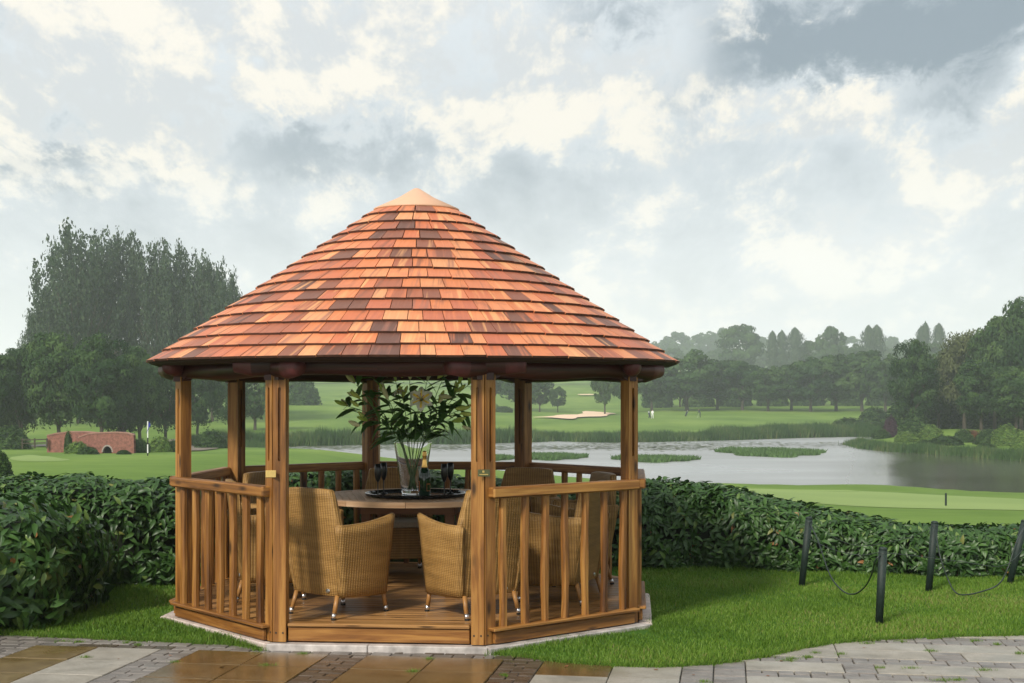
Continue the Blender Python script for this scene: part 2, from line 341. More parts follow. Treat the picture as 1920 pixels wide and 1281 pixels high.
# ------------------------------------------------------------------ mesh helpers
class MB:
    def __init__(s): s.v = []; s.f = []; s.uv = []; s.r = []; s.mi = []
    def face(s, idx, uv=None, r=0., mi=0):
        s.f.append(tuple(idx)); s.uv.append(uv or [(0, 0)]*len(idx)); s.r.append(r); s.mi.append(mi)
    def add(s, pts):
        k = len(s.v); s.v.extend([tuple(p) for p in pts]); return k
    def hexa(s, P, r=0., mi=0, uvo=(0, 0)):
        """P: 8 points, bottom ring then top ring; the grain follows the longest edge"""
        k = s.add(P); P = [Vector(p) for p in P]
        e = [(P[1]-P[0]), (P[3]-P[0]), (P[4]-P[0])]; L = [x.length for x in e]; g = L.index(max(L)); gd = e[g].normalized()
        for q in ((3, 2, 1, 0), (4, 5, 6, 7), (0, 1, 5, 4), (1, 2, 6, 5), (2, 3, 7, 6), (3, 0, 4, 7)):
            pts = [P[i] for i in q]; nrm = (pts[1]-pts[0]).cross(pts[2]-pts[1])
            if nrm.length < 1e-12: nrm = Vector((0, 0, 1))
            nrm.normalize(); vd = gd - nrm*gd.dot(nrm)
            if vd.length < .3: vd = e[(g+1) % 3].normalized()
            vd.normalize(); ud = nrm.cross(vd)
            off = (abs(nrm.x)*.37+abs(nrm.y)*.71)
            s.face([k+i for i in q], [(p.dot(ud)+uvo[0]+off, p.dot(vd)+uvo[1]) for p in pts], r, mi)
    def box(s, c, size, rot=None, **kw):
        c = Vector(c); h = [x/2 for x in size]; rot = rot or Matrix.Identity(3)
        P = [c+rot@Vector((sx*h[0], sy*h[1], sz*h[2])) for sz in (-1, 1) for sx, sy in ((-1, -1), (1, -1), (1, 1), (-1, 1))]
        s.hexa(P, **kw)
    def tube(s, pts, rad, seg=8, caps=True, mi=0, r=0.):
        pts = [Vector(p) for p in pts]; n = len(pts)
        if isinstance(rad, (int, float)): rad = [rad]*n
        rings = []; up = Vector((0, 0, 1)); L = 0
        prev = None
        for i, p in enumerate(pts):
            d = (pts[min(i+1, n-1)]-pts[max(i-1, 0)]).normalized()
            if prev is None:
                a = d.orthogonal().normalized()
            else:
                a = (prev-d*prev.dot(d)).normalized()
            prev = a; b_ = d.cross(a)
            if i: L += (pts[i]-pts[i-1]).length
            rings.append((s.add([p+(a*math.cos(t)+b_*math.sin(t))*rad[i] for t in [2*math.pi*j/seg for j in range(seg)]]), L))
        for i in range(n-1):
            (k0, l0), (k1, l1) = rings[i], rings[i+1]
            for j in range(seg):
                j2 = (j+1) % seg; u0, u1 = j/seg*rad[i]*6.3, (j+1)/seg*rad[i]*6.3
                s.face((k0+j, k0+j2, k1+j2, k1+j), [(u0, l0), (u1, l0), (u1, l1), (u0, l1)], r, mi)
        if caps:
            for k, rev in ((rings[0][0], True), (rings[-1][0], False)):
                idx = [k+j for j in range(seg)]
                if rev: idx.reverse()
                s.face(idx, None, r, mi)
    def lathe(s, prof, c=(0, 0, 0), seg=24, mi=0, close=False):
        rings = []
        for rr, z in prof:
            rings.append(s.add([(c[0]+rr*math.cos(2*math.pi*j/seg), c[1]+rr*math.sin(2*math.pi*j/seg), c[2]+z) for j in range(seg)]))
        for i in range(len(prof)-1):
            for j in range(seg):
                j2 = (j+1) % seg; s.face((rings[i]+j, rings[i]+j2, rings[i+1]+j2, rings[i+1]+j), None, 0., mi)
        if prof[0][0] > 1e-4: s.face([rings[0]+j for j in range(seg)][::-1])
        if prof[-1][0] > 1e-4: s.face([rings[-1]+j for j in range(seg)], None, 0., mi)
    def prism(s, poly, z0, z1, mi=0, r=0.):
        n = len(poly); k = s.add([(p[0], p[1], z0) for p in poly]+[(p[0], p[1], z1) for p in poly])
        s.face([k+n+i for i in range(n)], [(p[0], p[1]) for p in poly], r, mi)
        s.face([k+i for i in range(n)][::-1], [(p[0], p[1]) for p in poly][::-1], r, mi)
        for i in range(n):
            j = (i+1) % n; l = math.dist(poly[i][:2], poly[j][:2])
            s.face((k+i, k+j, k+n+j, k+n+i), [(0, z0), (l, z0), (l, z1), (0, z1)], r, mi)
    def mesh(s, name, mats, smooth=False, bevel=0.):
        me = bpy.data.meshes.new(name); me.from_pydata(s.v, [], s.f)
        uv = me.uv_layers.new(name='UVMap')
        flat = [c for f in s.uv for p in f for c in p]; uv.data.foreach_set('uv', flat)
        a = me.attributes.new('rnd', 'FLOAT', 'FACE'); a.data.foreach_set('value', s.r)
        for m in (mats if isinstance(mats, (list, tuple)) else [mats]): me.materials.append(m)
        me.polygons.foreach_set('material_index', s.mi)
        if smooth: me.polygons.foreach_set('use_smooth', [True]*len(s.f))
        me.validate(); me.update()
        if bevel:
            bm = bmesh.new(); bm.from_mesh(me); bmesh.ops.bevel(bm, geom=[e for e in bm.edges if e.is_manifold and e.calc_face_angle(0) > .5], offset=bevel, segments=1, affect='EDGES', clamp_overlap=True)
            bm.to_mesh(me); bm.free()
        return me
    def obj(s, name, mats, parent=None, smooth=False, bevel=0., **kw):
        return link(name, s.mesh(name, mats, smooth, bevel), parent, **kw)
def link(name, data, parent=None, loc=None, rot=None, scale=None, **tags):
    o = bpy.data.objects.new(name, data); COL.objects.link(o)
    if parent is not None: o.parent = parent
    if loc is not None: o.location = loc
    if rot is not None: o.rotation_euler = rot
    if scale is not None: o.scale = scale
    for k, v in tags.items(): o[k] = v
    return o
def thing(name, label, cat, loc=(0, 0, 0), rz=0., group=None):
    o = link(name, None, None, loc, (0, 0, rz), label=label, category=cat)
    o.empty_display_size = .2
    if group: o['group'] = group
    return o
def dup(root, label, loc, rz, group=None, scale=None):
    def cp(o, par):
        c = o.copy(); COL.objects.link(c); c.parent = par
        for ch in o.children: cp(ch, c)
        return c
    c = cp(root, None); c.location = loc; c.rotation_euler = (0, 0, rz); c['label'] = label
    if scale is not None: c.scale = scale
    if group: c['group'] = group
    return c
def np_mesh(name, verts, faces, mat, rnd=None, smooth=False):
    """verts (n,3), faces (m,k) arrays, k the same for all"""
    me = bpy.data.meshes.new(name); n, (m, k) = len(verts), faces.shape
    me.vertices.add(n); me.vertices.foreach_set('co', np.asarray(verts, np.float32).ravel())
    me.loops.add(m*k); me.loops.foreach_set('vertex_index', faces.astype(np.int32).ravel())
    me.polygons.add(m); me.polygons.foreach_set('loop_start', np.arange(0, m*k, k, dtype=np.int32))
    me.polygons.foreach_set('loop_total', np.full(m, k, np.int32))
    if rnd is not None:
        a = me.attributes.new('rnd', 'FLOAT', 'FACE'); a.data.foreach_set('value', np.asarray(rnd, np.float32))
    me.materials.append(mat); me.update(calc_edges=True)
    if smooth: me.polygons.foreach_set('use_smooth', [True]*m)
    me.validate(); return me
def RZ(a): return Matrix.Rotation(a, 3, 'Z')

# ------------------------------------------------------------------ terrain
LAKE_Z = -4.3
def lk(px, py):
    Y = (CAMZ-LAKE_Z)*F/(py-740); return ((px-960)/F*Y, Y)
LAKE = [lk(*p) for p in [(395, 843), (480, 848), (560, 850), (700, 858), (850, 874), (1000, 892), (1150, 904), (1290, 911), (1400, 912), (1500, 915), (1600, 913), (1700, 916), (1800, 924), (1920, 931), (2150, 945), (2500, 960)]]
LAKE += [(95, 78), (110, 100), (90, 122)]
LAKE += [lk(*p) for p in [(2080, 868), (1920, 864), (1850, 858), (1760, 851), (1690, 848), (1640, 843), (1605, 836), (1612, 829), (1650, 823), (1655, 820), (1600, 819), (1500, 821), (1350, 826), (1210, 829), (1130, 830), (1040, 827), (960, 830), (880, 833), (760, 833), (640, 835), (500, 838)]]
LK = np.array(LAKE)
def lake_sd(x, y):
    """signed distance to the shore, positive on land"""
    x = np.asarray(x, float); y = np.asarray(y, float); d = np.full(x.shape, 1e9); ins = np.zeros(x.shape, bool)
    n = len(LK)
    for i in range(n):
        a, b = LK[i], LK[(i+1) % n]; e = b-a
        t = np.clip(((x-a[0])*e[0]+(y-a[1])*e[1])/(e@e), 0, 1)
        d = np.minimum(d, np.hypot(x-a[0]-t*e[0], y-a[1]-t*e[1]))
        c = ((a[1] > y) != (b[1] > y)); xi = a[0]+(y-a[1])*e[0]/(e[1] if abs(e[1]) > 1e-9 else 1e-9)
        ins ^= c & (x < xi)
    return np.where(ins, -d, d)
def sstep(a, b, x): t = np.clip((x-a)/(b-a), 0, 1); return t*t*(3-2*t)
def H(x, y):
    x = np.asarray(x, float); y = np.asarray(y, float)
    k = .028+.030*sstep(-16, 0, x)
    near = -.12-k*np.maximum(y-13.5, 0)
    near = np.where(y < 13.5, -.12, near)
    near = np.maximum(near, -4.0+.0*x)
    far = np.interp(y, [0, 170, 230, 290, 340, 365, 410, 500, 600, 1300], [-9, -4.0, -3.7, -3.1, -2.0, -1.2, .9, 4.4, 7.0, 30])
    z = np.maximum(near, far)
    z = z+2.6*np.exp(-((x+52)/38)**2-((y-290)/55)**2)+.35*np.sin(x*.045+1)*np.sin(y*.03)*sstep(180, 260, y)
    z = z+1.0*np.exp(-((x-62)/18)**2-((y-178)/26)**2)
    z = z+.22*np.exp(-((x+18)/9)**2-((y-78)/7)**2)
    d = lake_sd(x, y)
    z = np.minimum(z, LAKE_Z+.10+.13*np.maximum(d, 0)+.0*x) if True else z
    z = np.where(d < 0, LAKE_Z+np.maximum(-1.4, .35*d)+.02, z)
    return z
def Hs(x, y): return float(H(np.array([x]), np.array([y]))[0])
def hit(px, py, y0=14., y1=900.):
    """where the sight line through a pixel meets the ground"""
    Y = np.concatenate([np.arange(y0, 220, .25), np.arange(220, y1, 1.)])
    X = (px-960)/F*Y; zz = CAMZ-(py-740)/F*Y; h = H(X, Y)
    i = np.argmax(h >= zz) if (h >= zz).any() else len(Y)-1
    return Vector((float(X[i]), float(Y[i]), float(h[i])))

def axis(parts):
    out = []
    for a, b, st in parts: out += list(np.arange(a, b, st))
    out.append(parts[-1][1]); return np.array(out)
def build_ground():
    ys = axis([(-18, 12, 3), (12, 90, 1.5), (90, 210, 1.2), (210, 420, 3.5), (420, 1230, 30)])
    xs = axis([(-880, -200, 40), (-200, -70, 6), (-70, 100, 1.4), (100, 220, 6), (220, 880, 40)])
    X, Y = np.meshgrid(xs, ys); Z = H(X.ravel(), Y.ravel())
    V = np.column_stack([X.ravel(), Y.ravel(), Z]); nx, ny = len(xs), len(ys)
    i, j = np.meshgrid(np.arange(nx-1), np.arange(ny-1)); k = (j*nx+i).ravel()
    Fc = np.column_stack([k, k+1, k+nx+1, k+nx])
    link('ground', np_mesh('ground', V, Fc, M['turf'], smooth=True), kind='structure')
build_ground()
mb = MB(); k = mb.add([(-60, 66, LAKE_Z), (125, 66, LAKE_Z), (125, 212, LAKE_Z), (-60, 212, LAKE_Z)]); mb.face((k, k+1, k+2, k+3))
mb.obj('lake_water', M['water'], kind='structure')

def drape(name, pts, mat, lift=.07, cuts=5, **tags):
    bm = bmesh.new(); vs = [bm.verts.new((p[0], p[1], 0)) for p in pts]; es = [bm.edges.new((vs[i], vs[(i+1) % len(vs)])) for i in range(len(vs))]
    bmesh.ops.triangle_fill(bm, edges=es, use_beauty=True)
    for _ in range(3): bmesh.ops.subdivide_edges(bm, edges=[e for e in bm.edges if e.calc_length() > 2.0], cuts=1)
    bmesh.ops.triangulate(bm, faces=bm.faces)
    xy = np.array([v.co[:2] for v in bm.verts]); h = H(xy[:, 0], xy[:, 1])
    for v, z in zip(bm.verts, h): v.co.z = z+lift
    bmesh.ops.recalc_face_normals(bm, faces=bm.faces)
    if sum(f.normal.z for f in bm.faces) < 0: bmesh.ops.reverse_faces(bm, faces=bm.faces)
    me = bpy.data.meshes.new(name); bm.to_mesh(me); bm.free(); me.materials.append(mat)
    return link(name, me, **tags)
def hp(*pp): return [hit(*p) for p in pp]
def smooth_poly(pts, n=3):
    P = [Vector(p[:2]).to_3d() for p in pts]
    for _ in range(n):
        Q = []
        for i in range(len(P)):
            a, b = P[i], P[(i+1) % len(P)]; Q += [a*.75+b*.25, a*.25+b*.75]
        P = Q
    return P
drape('putting_green', smooth_poly(hp((1285, 912), (1400, 917), (1500, 919), (1640, 920), (1760, 929), (1960, 938), (2200, 950), (2200, 975), (1960, 958), (1800, 956), (1600, 951), (1480, 940), (1400, 930)), 2), M['green'], .012, kind='structure')
drape('putting_green', smooth_poly(hp((20, 857), (60, 852), (105, 860), (140, 862), (100, 866), (18, 865)), 2), M['green'], .012, kind='structure')
drape('bunker', smooth_poly(hp((990, 785), (1028, 785), (1062, 788), (1078, 788), (1084, 784), (1140, 783), (1137, 779), (1162, 778), (1120, 774), (1090, 772.5), (1095, 779), (1047, 780), (1036, 783)), 1), M['sand'], .25, kind='structure')
drape('bunker', smooth_poly(hp((1082, 742), (1112, 741.5), (1115, 743.5), (1085, 743.5)), 1), M['sand'], .45, kind='structure')
drape('cart_path', hp((-40, 838), (40, 836), (100, 833), (100, 836), (40, 840), (-40, 843)), M['path'], .05, kind='structure')
drape('rough_bank', smooth_poly(hp((240, 848), (262, 838), (300, 828), (340, 822), (400, 824), (420, 838), (400, 846), (300, 848)), 1), M['earth'], .08, kind='structure')

# ------------------------------------------------------------------ gazebo frame of reference
PHI = 5.0; PTH = R(-9); PU = Vector((math.cos(PTH), math.sin(PTH), 0)); PV = Vector((-PU.y, PU.x, 0))
GC = Vector((-.762, 11.13, 0)); GR = 1.92
def gv(k, r=GR): # corner k: 0 front left, counted anticlockwise seen from above
    a = R(-90-PHI-22.5+45*k); return GC+Vector((math.cos(a)*r, math.sin(a)*r, 0))
UX = Vector((math.cos(R(-PHI)), math.sin(R(-PHI)), 0)); VY = Vector((-UX.y, UX.x, 0))
GM = Matrix((( UX.x, VY.x, 0), (UX.y, VY.y, 0), (0, 0, 1)))

def in_poly(x, y, poly):
    ins = np.zeros(x.shape, bool); n = len(poly)
    for i in range(n):
        (ax, ay), (bx, by) = poly[i], poly[(i+1) % n]
        c = ((ay > y) != (by > y)); ins ^= c & (x < ax+(y-ay)*(bx-ax)/((by-ay) if abs(by-ay) > 1e-9 else 1e-9))
    return ins
# ------------------------------------------------------------------ patio
def gw(px, py, z):
    Y = (CAMZ-z)*F/(py-740); return Vector(((px-960)/F*Y, Y, z))
LAWN_EDGE = [(-300, 1188), (0, 1186), (110, 1190), (200, 1194), (300, 1199), (400, 1203), (470, 1207), (515, 1211)]
LAWN_EDGE_R = [(925, 1222), (985, 1228), (1060, 1238), (1150, 1244), (1240, 1246), (1310, 1243), (1380, 1235), (1440, 1226), (1500, 1213), (1560, 1202), (1650, 1195), (1760, 1191), (1920, 1187), (2100, 1184), (2400, 1180)]
def wob(pts, n=6, a=.010):
    out = []
    for p, q in zip(pts[:-1], pts[1:]):
        for i in range(n): t = i/n; out.append(p.lerp(q, t)+Vector((random.uniform(-a, a), random.uniform(-a, a), 0)))
    out.append(pts[-1]); return out
eL = wob([gw(x, y, -.03) for x, y in LAWN_EDGE]); eR = wob([gw(x, y, -.03) for x, y in LAWN_EDGE_R])
def build_patio():
    u0, v0 = None, None
    O = gw(372, 1219, -.045)            # corner of a slab group
    root = MB(); bedp = [O+PU*a+PV*b for a, b in ((-4.5, -3.2), (8.2, -3.2), (8.2, 2.3), (2.6, 2.3), (2.6, .9), (-4.5, .9))]
    root.prism([(p.x, p.y) for p in bedp], -.115, -.068)
    patio = root.obj('patio', M['bed'], kind='structure')
    meshes = {}
    def piece(kind, mat, u, v, w, d, top, jit=.0015):
        key = (kind, mat, round(w, 3), round(d, 3))
        if key not in meshes:
            b = MB(); b.box((0, 0, -.02), (w, d, .04)); meshes[key] = b.mesh(kind, M[mat], bevel=.004)
        p = O+PU*(u+w/2)+PV*(v+d/2)
        o = link(kind, meshes[key], patio, (p.x, p.y, top+random.uniform(-jit, jit)), (R(random.uniform(-.25, .25)), R(random.uniform(-.25, .25)), PTH+R(random.uniform(-.4, .4))))
        return o
    g = .007
    def row_blocks(ua, ub, v, d, w, mat, hor=True):
        u = ua
        while u+w <= ub+.01:
            piece('paving_block', mat, u+g/2, v+g/2, w-g, d-g, -.047, .0025); u += w
    # border course along the kerb, two rows of blocks
    oct_ = [tuple(gv(k, GR+.03)[:2]) for k in range(8)]; lawn_ = [(p.x, p.y) for p in eL+[gv(0, GR+.05), gv(7, GR), Vector((-4, 12, 0)), Vector((-9, 12, 0))]]; lawn2_ = [(p.x, p.y) for p in [gv(1, GR+.05)]+eR+[Vector((9, 12, 0)), gv(2, GR)]]
    def hidden(p):
        x, y = np.array([p.x]), np.array([p.y]); q = y-.09
        return bool(in_poly(x, q, oct_)[0] or in_poly(x, q, lawn_)[0] or in_poly(x, q, lawn2_)[0])
    for r_ in range(7):
        u = -4.4+(.07 if r_ % 2 else 0)
        while u < 3.0:
            pc = O+PU*(u+.07)+PV*(.012+r_*.12+.06)
            if not hidden(pc): piece('paving_block', 'block_wet' if (.6 < u < 2.7 and random.random() < .85) or (-1.0 < u < -.2 and r_ == 0) else 'block', u, .012+r_*.12, .14-.009, .12-.009, -.047, .003)
            u += .14
    # further blocks under/around lawn edge right
    period = 1.19; sl = .4635; dv = .452
    for gi in range(-3, 5):
        ub = gi*period
        for c in range(2):
            for rv in range(5):
                uu, vv = ub+c*sl, -(rv+1)*dv
                if gi == -1: mat = 'slab_dry' if c == 1 or rv > 2 else 'slab_olive'
                elif gi < -1: mat = 'slab_olive' if rv < 2 else 'slab_dry'
                elif gi in (0, 1) or (gi == 2 and c == 0): mat = 'slab_wet'
                else: mat = 'slab_dry'
                if gi >= 2: continue
                piece('paving_slab', mat, uu+g/2, vv+g/2, sl-g, dv-g, -.045)
        if gi >= 2: continue
        sm = {-1: 'block', -2: 'block', 0: 'block_wet', 1: 'block_wet'}.get(gi, 'block')
        v = -.1
        while v > -2.3:
            w = period-2*sl
            if int(round(v*10)) % 2: cut = w*.62
            else: cut = w*.38
            piece('paving_block', sm, ub+2*sl+g/2, v+g/2, cut-g, .1-g, -.047, .0025)
            piece('paving_block', sm, ub+2*sl+cut+g/2, v+g/2, w-cut-g, .1-g, -.047, .0025)
            v -= .1
    # right hand part: slabs framed by courses of blocks
    def inside(u, v): return True
    ustart = 2*period
    # first slab next to the wet one, then the block strip
    for rv in range(5):
        piece('paving_slab', 'slab_wet' if rv < 1 else 'slab_dry', ustart+g/2, -(rv+1)*dv-.0+g/2, sl-g, dv-g, -.045)
        piece('paving_slab', 'slab_dry', ustart+sl+g/2, -(rv+1)*dv+g/2, sl*.95-g, dv-g, -.045)
    v = .0
    us = ustart+sl*1.95; v = 1.3
    while v > -2.4:
        for c in range(-2 if v > .05 else 0, 2):
            if not (hidden(O+PU*(us+c*.2)+PV*(v-.12)) and hidden(O+PU*(us+c*.2+.2)+PV*(v-.12))): piece('paving_block', 'block', us+c*.2+g/2, v-.1+g/2, .2-g, .1-g, -.047, .003)
        v -= .1
    # field of blocks and slabs to the right, stepping back with the lawn edge
    u1 = us+.4
    v = 1.82; row = 0
    pattern = ['b', 'b', 'S', 'B', 'b', 'B', 'S', 'S', 'B', 'b', 'S', 'B', 'b', 'S', 'S', 'B', 'S', 'B', 'S']
    while v > -2.3:
        kind = pattern[row % len(pattern)]
        if kind == 'S':
            u = u1
            while u < 7.3:
                seg = int((u-u1)/.2)
                if not all(hidden(O+PU*(u+q_)+PV*(v-.31)) for q_ in (0, .15, .3, .45, .6)): piece('paving_slab', 'slab_dry', u+g/2, v-.3+g/2, .62-g, .3-g, -.045)
                u += .62
                if random.random() < .35:
                    for q in range(3): piece('paving_block', 'block', u+g/2, v-.1*(q+1)+g/2, .2-g, .1-g, -.047, .003)
                    u += .2
            v -= .3
        else:
            off = .1 if row % 2 else 0; u = u1-off
            w = .2 if kind == 'b' else .1; 
            while u < 7.3:
                if not (hidden(O+PU*u+PV*(v-.12)) and hidden(O+PU*(u+w)+PV*(v-.12))): piece('paving_block', 'block', u+g/2, v-.1+g/2, w-g, .1-g, -.047, .003)
                u += w
            v -= .1
        row += 1
    return patio
patio = build_patio()

# lawn around the gazebo: a raised sheet of turf up to the paving
lawn_poly = eL+[gv(0, GR+.07), gv(7, GR+.02), Vector((-2.2, 12.6, 0)), Vector((.4, 12.6, 0)), gv(3, GR+.02), gv(2, GR+.02), gv(1, GR+.07)]+eR+[Vector((9, 9.9, 0)), Vector((9, 15.2, 0)), Vector((-9, 15.2, 0)), Vector((-9, 9.8, 0))]
lawn_xy = [(p.x, p.y) for p in lawn_poly]
mb = MB(); mb.prism(lawn_xy, -.119, -.035); mb.obj('lawn', M['lawn'], kind='structure')
def blades(n, xr, yr, poly, z, h, w, name, mat, dens=None):
    x = rng.uniform(*xr, n); y = rng.uniform(*yr, n)
    if poly is not None: k = in_poly(x, y, poly); x, y = x[k], y[k]
    if dens is not None: k = rng.random(len(x)) < dens(x, y); x, y = x[k], y[k]
    n = len(x); a = rng.uniform(0, 6.283, n); hh = rng.uniform(.55, 1.1, n)*h*(1+.35*np.sin(x*3.1+1.3)*np.sin(y*4.7)); ww = rng.uniform(.6, 1.3, n)*w
    lean = rng.uniform(.1, .75, n)*hh; la = rng.uniform(0, 6.283, n)
    z0 = z(x, y) if callable(z) else np.full(n, z)
    bx, by = np.cos(a)*ww/2, np.sin(a)*ww/2
    V = np.zeros((n, 5, 3))
    V[:, 0] = np.column_stack([x-bx, y-by, z0]); V[:, 1] = np.column_stack([x+bx, y+by, z0])
    mx, my = x+np.cos(la)*lean*.35, y+np.sin(la)*lean*.35
    V[:, 2] = np.column_stack([mx+bx*.8, my+by*.8, z0+hh*.6]); V[:, 3] = np.column_stack([mx-bx*.8, my-by*.8, z0+hh*.6])
    V[:, 4] = np.column_stack([x+np.cos(la)*lean, y+np.sin(la)*lean, z0+hh])
    k = np.arange(n)[:, None]*5
    T = np.concatenate([k+np.array([0, 1, 2]), k+np.array([0, 2, 3]), k+np.array([3, 2, 4])])
    r = np.clip(rng.normal(.5, .22, n)+.22*np.sin(x*1.7+y*.6)*np.sin(y*2.3+.5)+.16*np.sin(x*.8+2)*np.sin(y*1.1-x*.5)+.10*np.sin(x*6.1)*np.sin(y*5.3+x), 0, 1); r = np.tile(r, 3)
    return np_mesh(name, V.reshape(-1, 3), T, mat, r)
near_lawn = [(p.x, p.y) for p in lawn_poly]
link('lawn_grass', blades(430000, (-5.2, 6.2), (8.5, 14.3), near_lawn, -.037, .036, .0052, 'lawn_grass', M['grass'],
     lambda x, y: np.where((x > -2.2) & (x < 1.0) & (y > 9.9), 0, 1)*np.clip(1.15-(y-9)*.1, .35, 1)), kind='stuff', label='short mown lawn grass round the gazebo', category='grass')
# weeds in the joints of the paving
def tufts():
    c = []
    for px, py in ((118, 1204), (148, 1205), (237, 1207), (258, 1210), (160, 1234), (518, 1217), (1290, 1241), (1318, 1244), (1397, 1237), (1455, 1227), (1475, 1240), (1486, 1236), (1514, 1233), (1530, 1226), (1577, 1228), (1624, 1208), (1745, 1198), (1688, 1204), (1830, 1203), (1910, 1227), (1650, 1254), (1708, 1255), (1845, 1258), (1765, 1277), (1795, 1277), (330, 1243), (500, 1249), (775, 1260), (945, 1268), (1205, 1247), (1230, 1247), (570, 1227), (805, 1237), (1320, 1280), (1745, 1222), (1870, 1210)):
        p = gw(px, py, -.05); c.append((p.x, p.y))
    c = np.array(c); n = 5000; i = rng.integers(0, len(c), n)
    sx = rng.uniform(.010, .035, len(c))
    x = c[i, 0]+rng.normal(0, 1, n)*sx[i]; y = c[i, 1]+rng.normal(0, 1, n)*.014
    return x, y
_tx, _ty = tufts()
def point_blades(x, y, z, h, w, name, mat):
    global rng
    n = len(x); a = rng.uniform(0, 6.283, n); hh = rng.uniform(.4, 1.1, n)*h; la = rng.uniform(0, 6.283, n); lean = rng.uniform(.2, 1., n)*hh
    bx, by = np.cos(a)*w/2, np.sin(a)*w/2; z0 = z if isinstance(z, np.ndarray) else np.full(n, z)
    V = np.zeros((n, 3, 3)); V[:, 0] = np.column_stack([x-bx, y-by, z0]); V[:, 1] = np.column_stack([x+bx, y+by, z0]); V[:, 2] = np.column_stack([x+np.cos(la)*lean, y+np.sin(la)*lean, z0+hh])
    return np_mesh(name, V.reshape(-1, 3), np.arange(n*3).reshape(-1, 3), mat, np.clip(rng.normal(.5, .25, n), 0, 1))
link('joint_weeds', point_blades(_tx, _ty, -.055, .028, .004, 'joint_weeds', M['grass']), kind='stuff', label='small tufts of weed growing in the paving joints', category='weeds')
# ragged lawn edge hanging over the paving
ex, ey = [], []
for E in (eL, eR):
    for p, q in zip(E[:-1], E[1:]):
        L_ = (q-p).length; m_ = int(L_*1500)
        t = rng.random(m_); ex.append(p.x+(q.x-p.x)*t+rng.normal(0, .012, m_)); ey.append(p.y+(q.y-p.y)*t+rng.normal(-.004, .014, m_))
for a_, b_ in ((gv(1, GR+.11), gv(2, GR+.11)), (gv(0, GR+.11), gv(7, GR+.11)), (gv(2, GR+.11), gv(3, GR+.11))):
    m_ = 2200; t = rng.random(m_); ex.append(a_.x+(b_.x-a_.x)*t+rng.normal(0, .02, m_)); ey.append(a_.y+(b_.y-a_.y)*t+rng.normal(0, .02, m_))
link('lawn_edge_grass', point_blades(np.concatenate(ex), np.concatenate(ey), -.055, .05, .005, 'lawn_edge_grass', M['grass']), kind='stuff', label='ragged grass along the lawn edge', category='grass')
# fallen leaves and grit
def litter():
    b = MB()
    for px, py in ((1062, 1250), (907, 1234), (937, 1228), (222, 1236), (1493, 1219), (1620, 1215), (1465, 1240), (320, 1229), (190, 1200), (1300, 1266), (1730, 1262), (1440, 1268), (1230, 1256), (416, 1251), (1140, 1247)):
        p = gw(px, py, -.045); a = random.uniform(0, 6.28); s_ = random.uniform(.006, .016)
        P = [p+Vector((math.cos(a+t)*s_*(1.6 if i % 2 == 0 else .8), math.sin(a+t)*s_*(1.6 if i % 2 == 0 else .8), random.uniform(0, .006))) for i, t in enumerate((0, 1.57, 3.14, 4.71))]
        k = b.add(P); b.face((k, k+1, k+2, k+3), None, random.random())
    b.obj('fallen_leaves', M['rust'], kind='stuff', label='small brown fallen leaves on the wet paving', category='leaves')
litter()

# ------------------------------------------------------------------ gazebo base
base = MB(); base.prism([tuple(gv(k, GR+.0)[:2]) for k in range(8)], -.11, -.008)
pad = base.obj('concrete_pad', M['concrete'], kind='structure')
for k in range(8):
    o0, o1, i0, i1 = gv(k, GR+(.075 if k in (0, 7) else .115)), gv(k+1, GR+(.075 if k in (0, 7) else .115)), gv(k, GR+.005), gv(k+1, GR+.005)
    nseg = 2 if k != 0 else 2
    for j in range(nseg):
        t0, t1 = j/nseg+.002, (j+1)/nseg-.002
        if k == 0: t0, t1 = ((.0, .46), (.463, 1.0))[j]
        P = [o0.lerp(o1, t0), o0.lerp(o1, t1), i0.lerp(i1, t1), i0.lerp(i1, t0)]
        b = MB(); b.prism([tuple(p[:2]) for p in P], -.11, -.004); b.obj('kerb_stone', M['kerb'] if k in (0, 1) else M['concrete'], pad, bevel=.006)

# ------------------------------------------------------------------ gazebo
gaz = thing('gazebo', 'octagonal wooden gazebo with orange cedar shingle roof standing on a concrete pad', 'gazebo', (GC.x, GC.y, 0))
def gp(o):  # parts are modelled in world space, then hung under the gazebo
    o.parent = gaz; o.matrix_parent_inverse = Matrix.Translation(-GC); return o
DECK = .11
# deck boards run along the front
deck_poly = [gv(k, GR-.03) for k in range(8)]
def clip_board(b0, b1):
    """octagon cut to b0<v<b1 in the (u, v) frame"""
    P = [((p-GC).dot(UX), (p-GC).dot(VY)) for p in deck_poly]
    for lim, sgn in ((b0, 1), (b1, -1)):
        Q = []
        for i in range(len(P)):
            a, c = P[i], P[(i+1) % len(P)]; da, dc = (a[1]-lim)*sgn, (c[1]-lim)*sgn
            if da >= 0: Q.append(a)
            if (da > 0) != (dc > 0) and abs(da-dc) > 1e-9:
                t = da/(da-dc); Q.append((a[0]+(c[0]-a[0])*t, a[1]+(c[1]-a[1])*t))
        P = Q
        if len(P) < 3: return None
    return [GC+UX*u+VY*v for u, v in P]
v = -1.70
while v < 1.68:
    P = clip_board(v, v+.092)
    if P:
        b = MB(); b.prism([(p.x, p.y) for p in P], DECK-.025, DECK+random.uniform(-.001, .001))
        b.uv = [[(q*1.0, w) for q, w in f] for f in b.uv]
        # grain along the board
        nf = []
        for fi, f in enumerate(b.f):
            nf.append([((Vector(b.v[i])-GC).dot(VY)+Vector(b.v[i]).z, (Vector(b.v[i])-GC).dot(UX)) for i in f])
        b.uv = nf
        gp(b.obj('deck_board', M['deck'], bevel=.003))
    v += .098
b = MB(); b.prism([tuple(gv(k, GR-.08)[:2]) for k in range(8)], -.005, DECK-.028); gp(b.obj('deck_frame', M['soffit']))

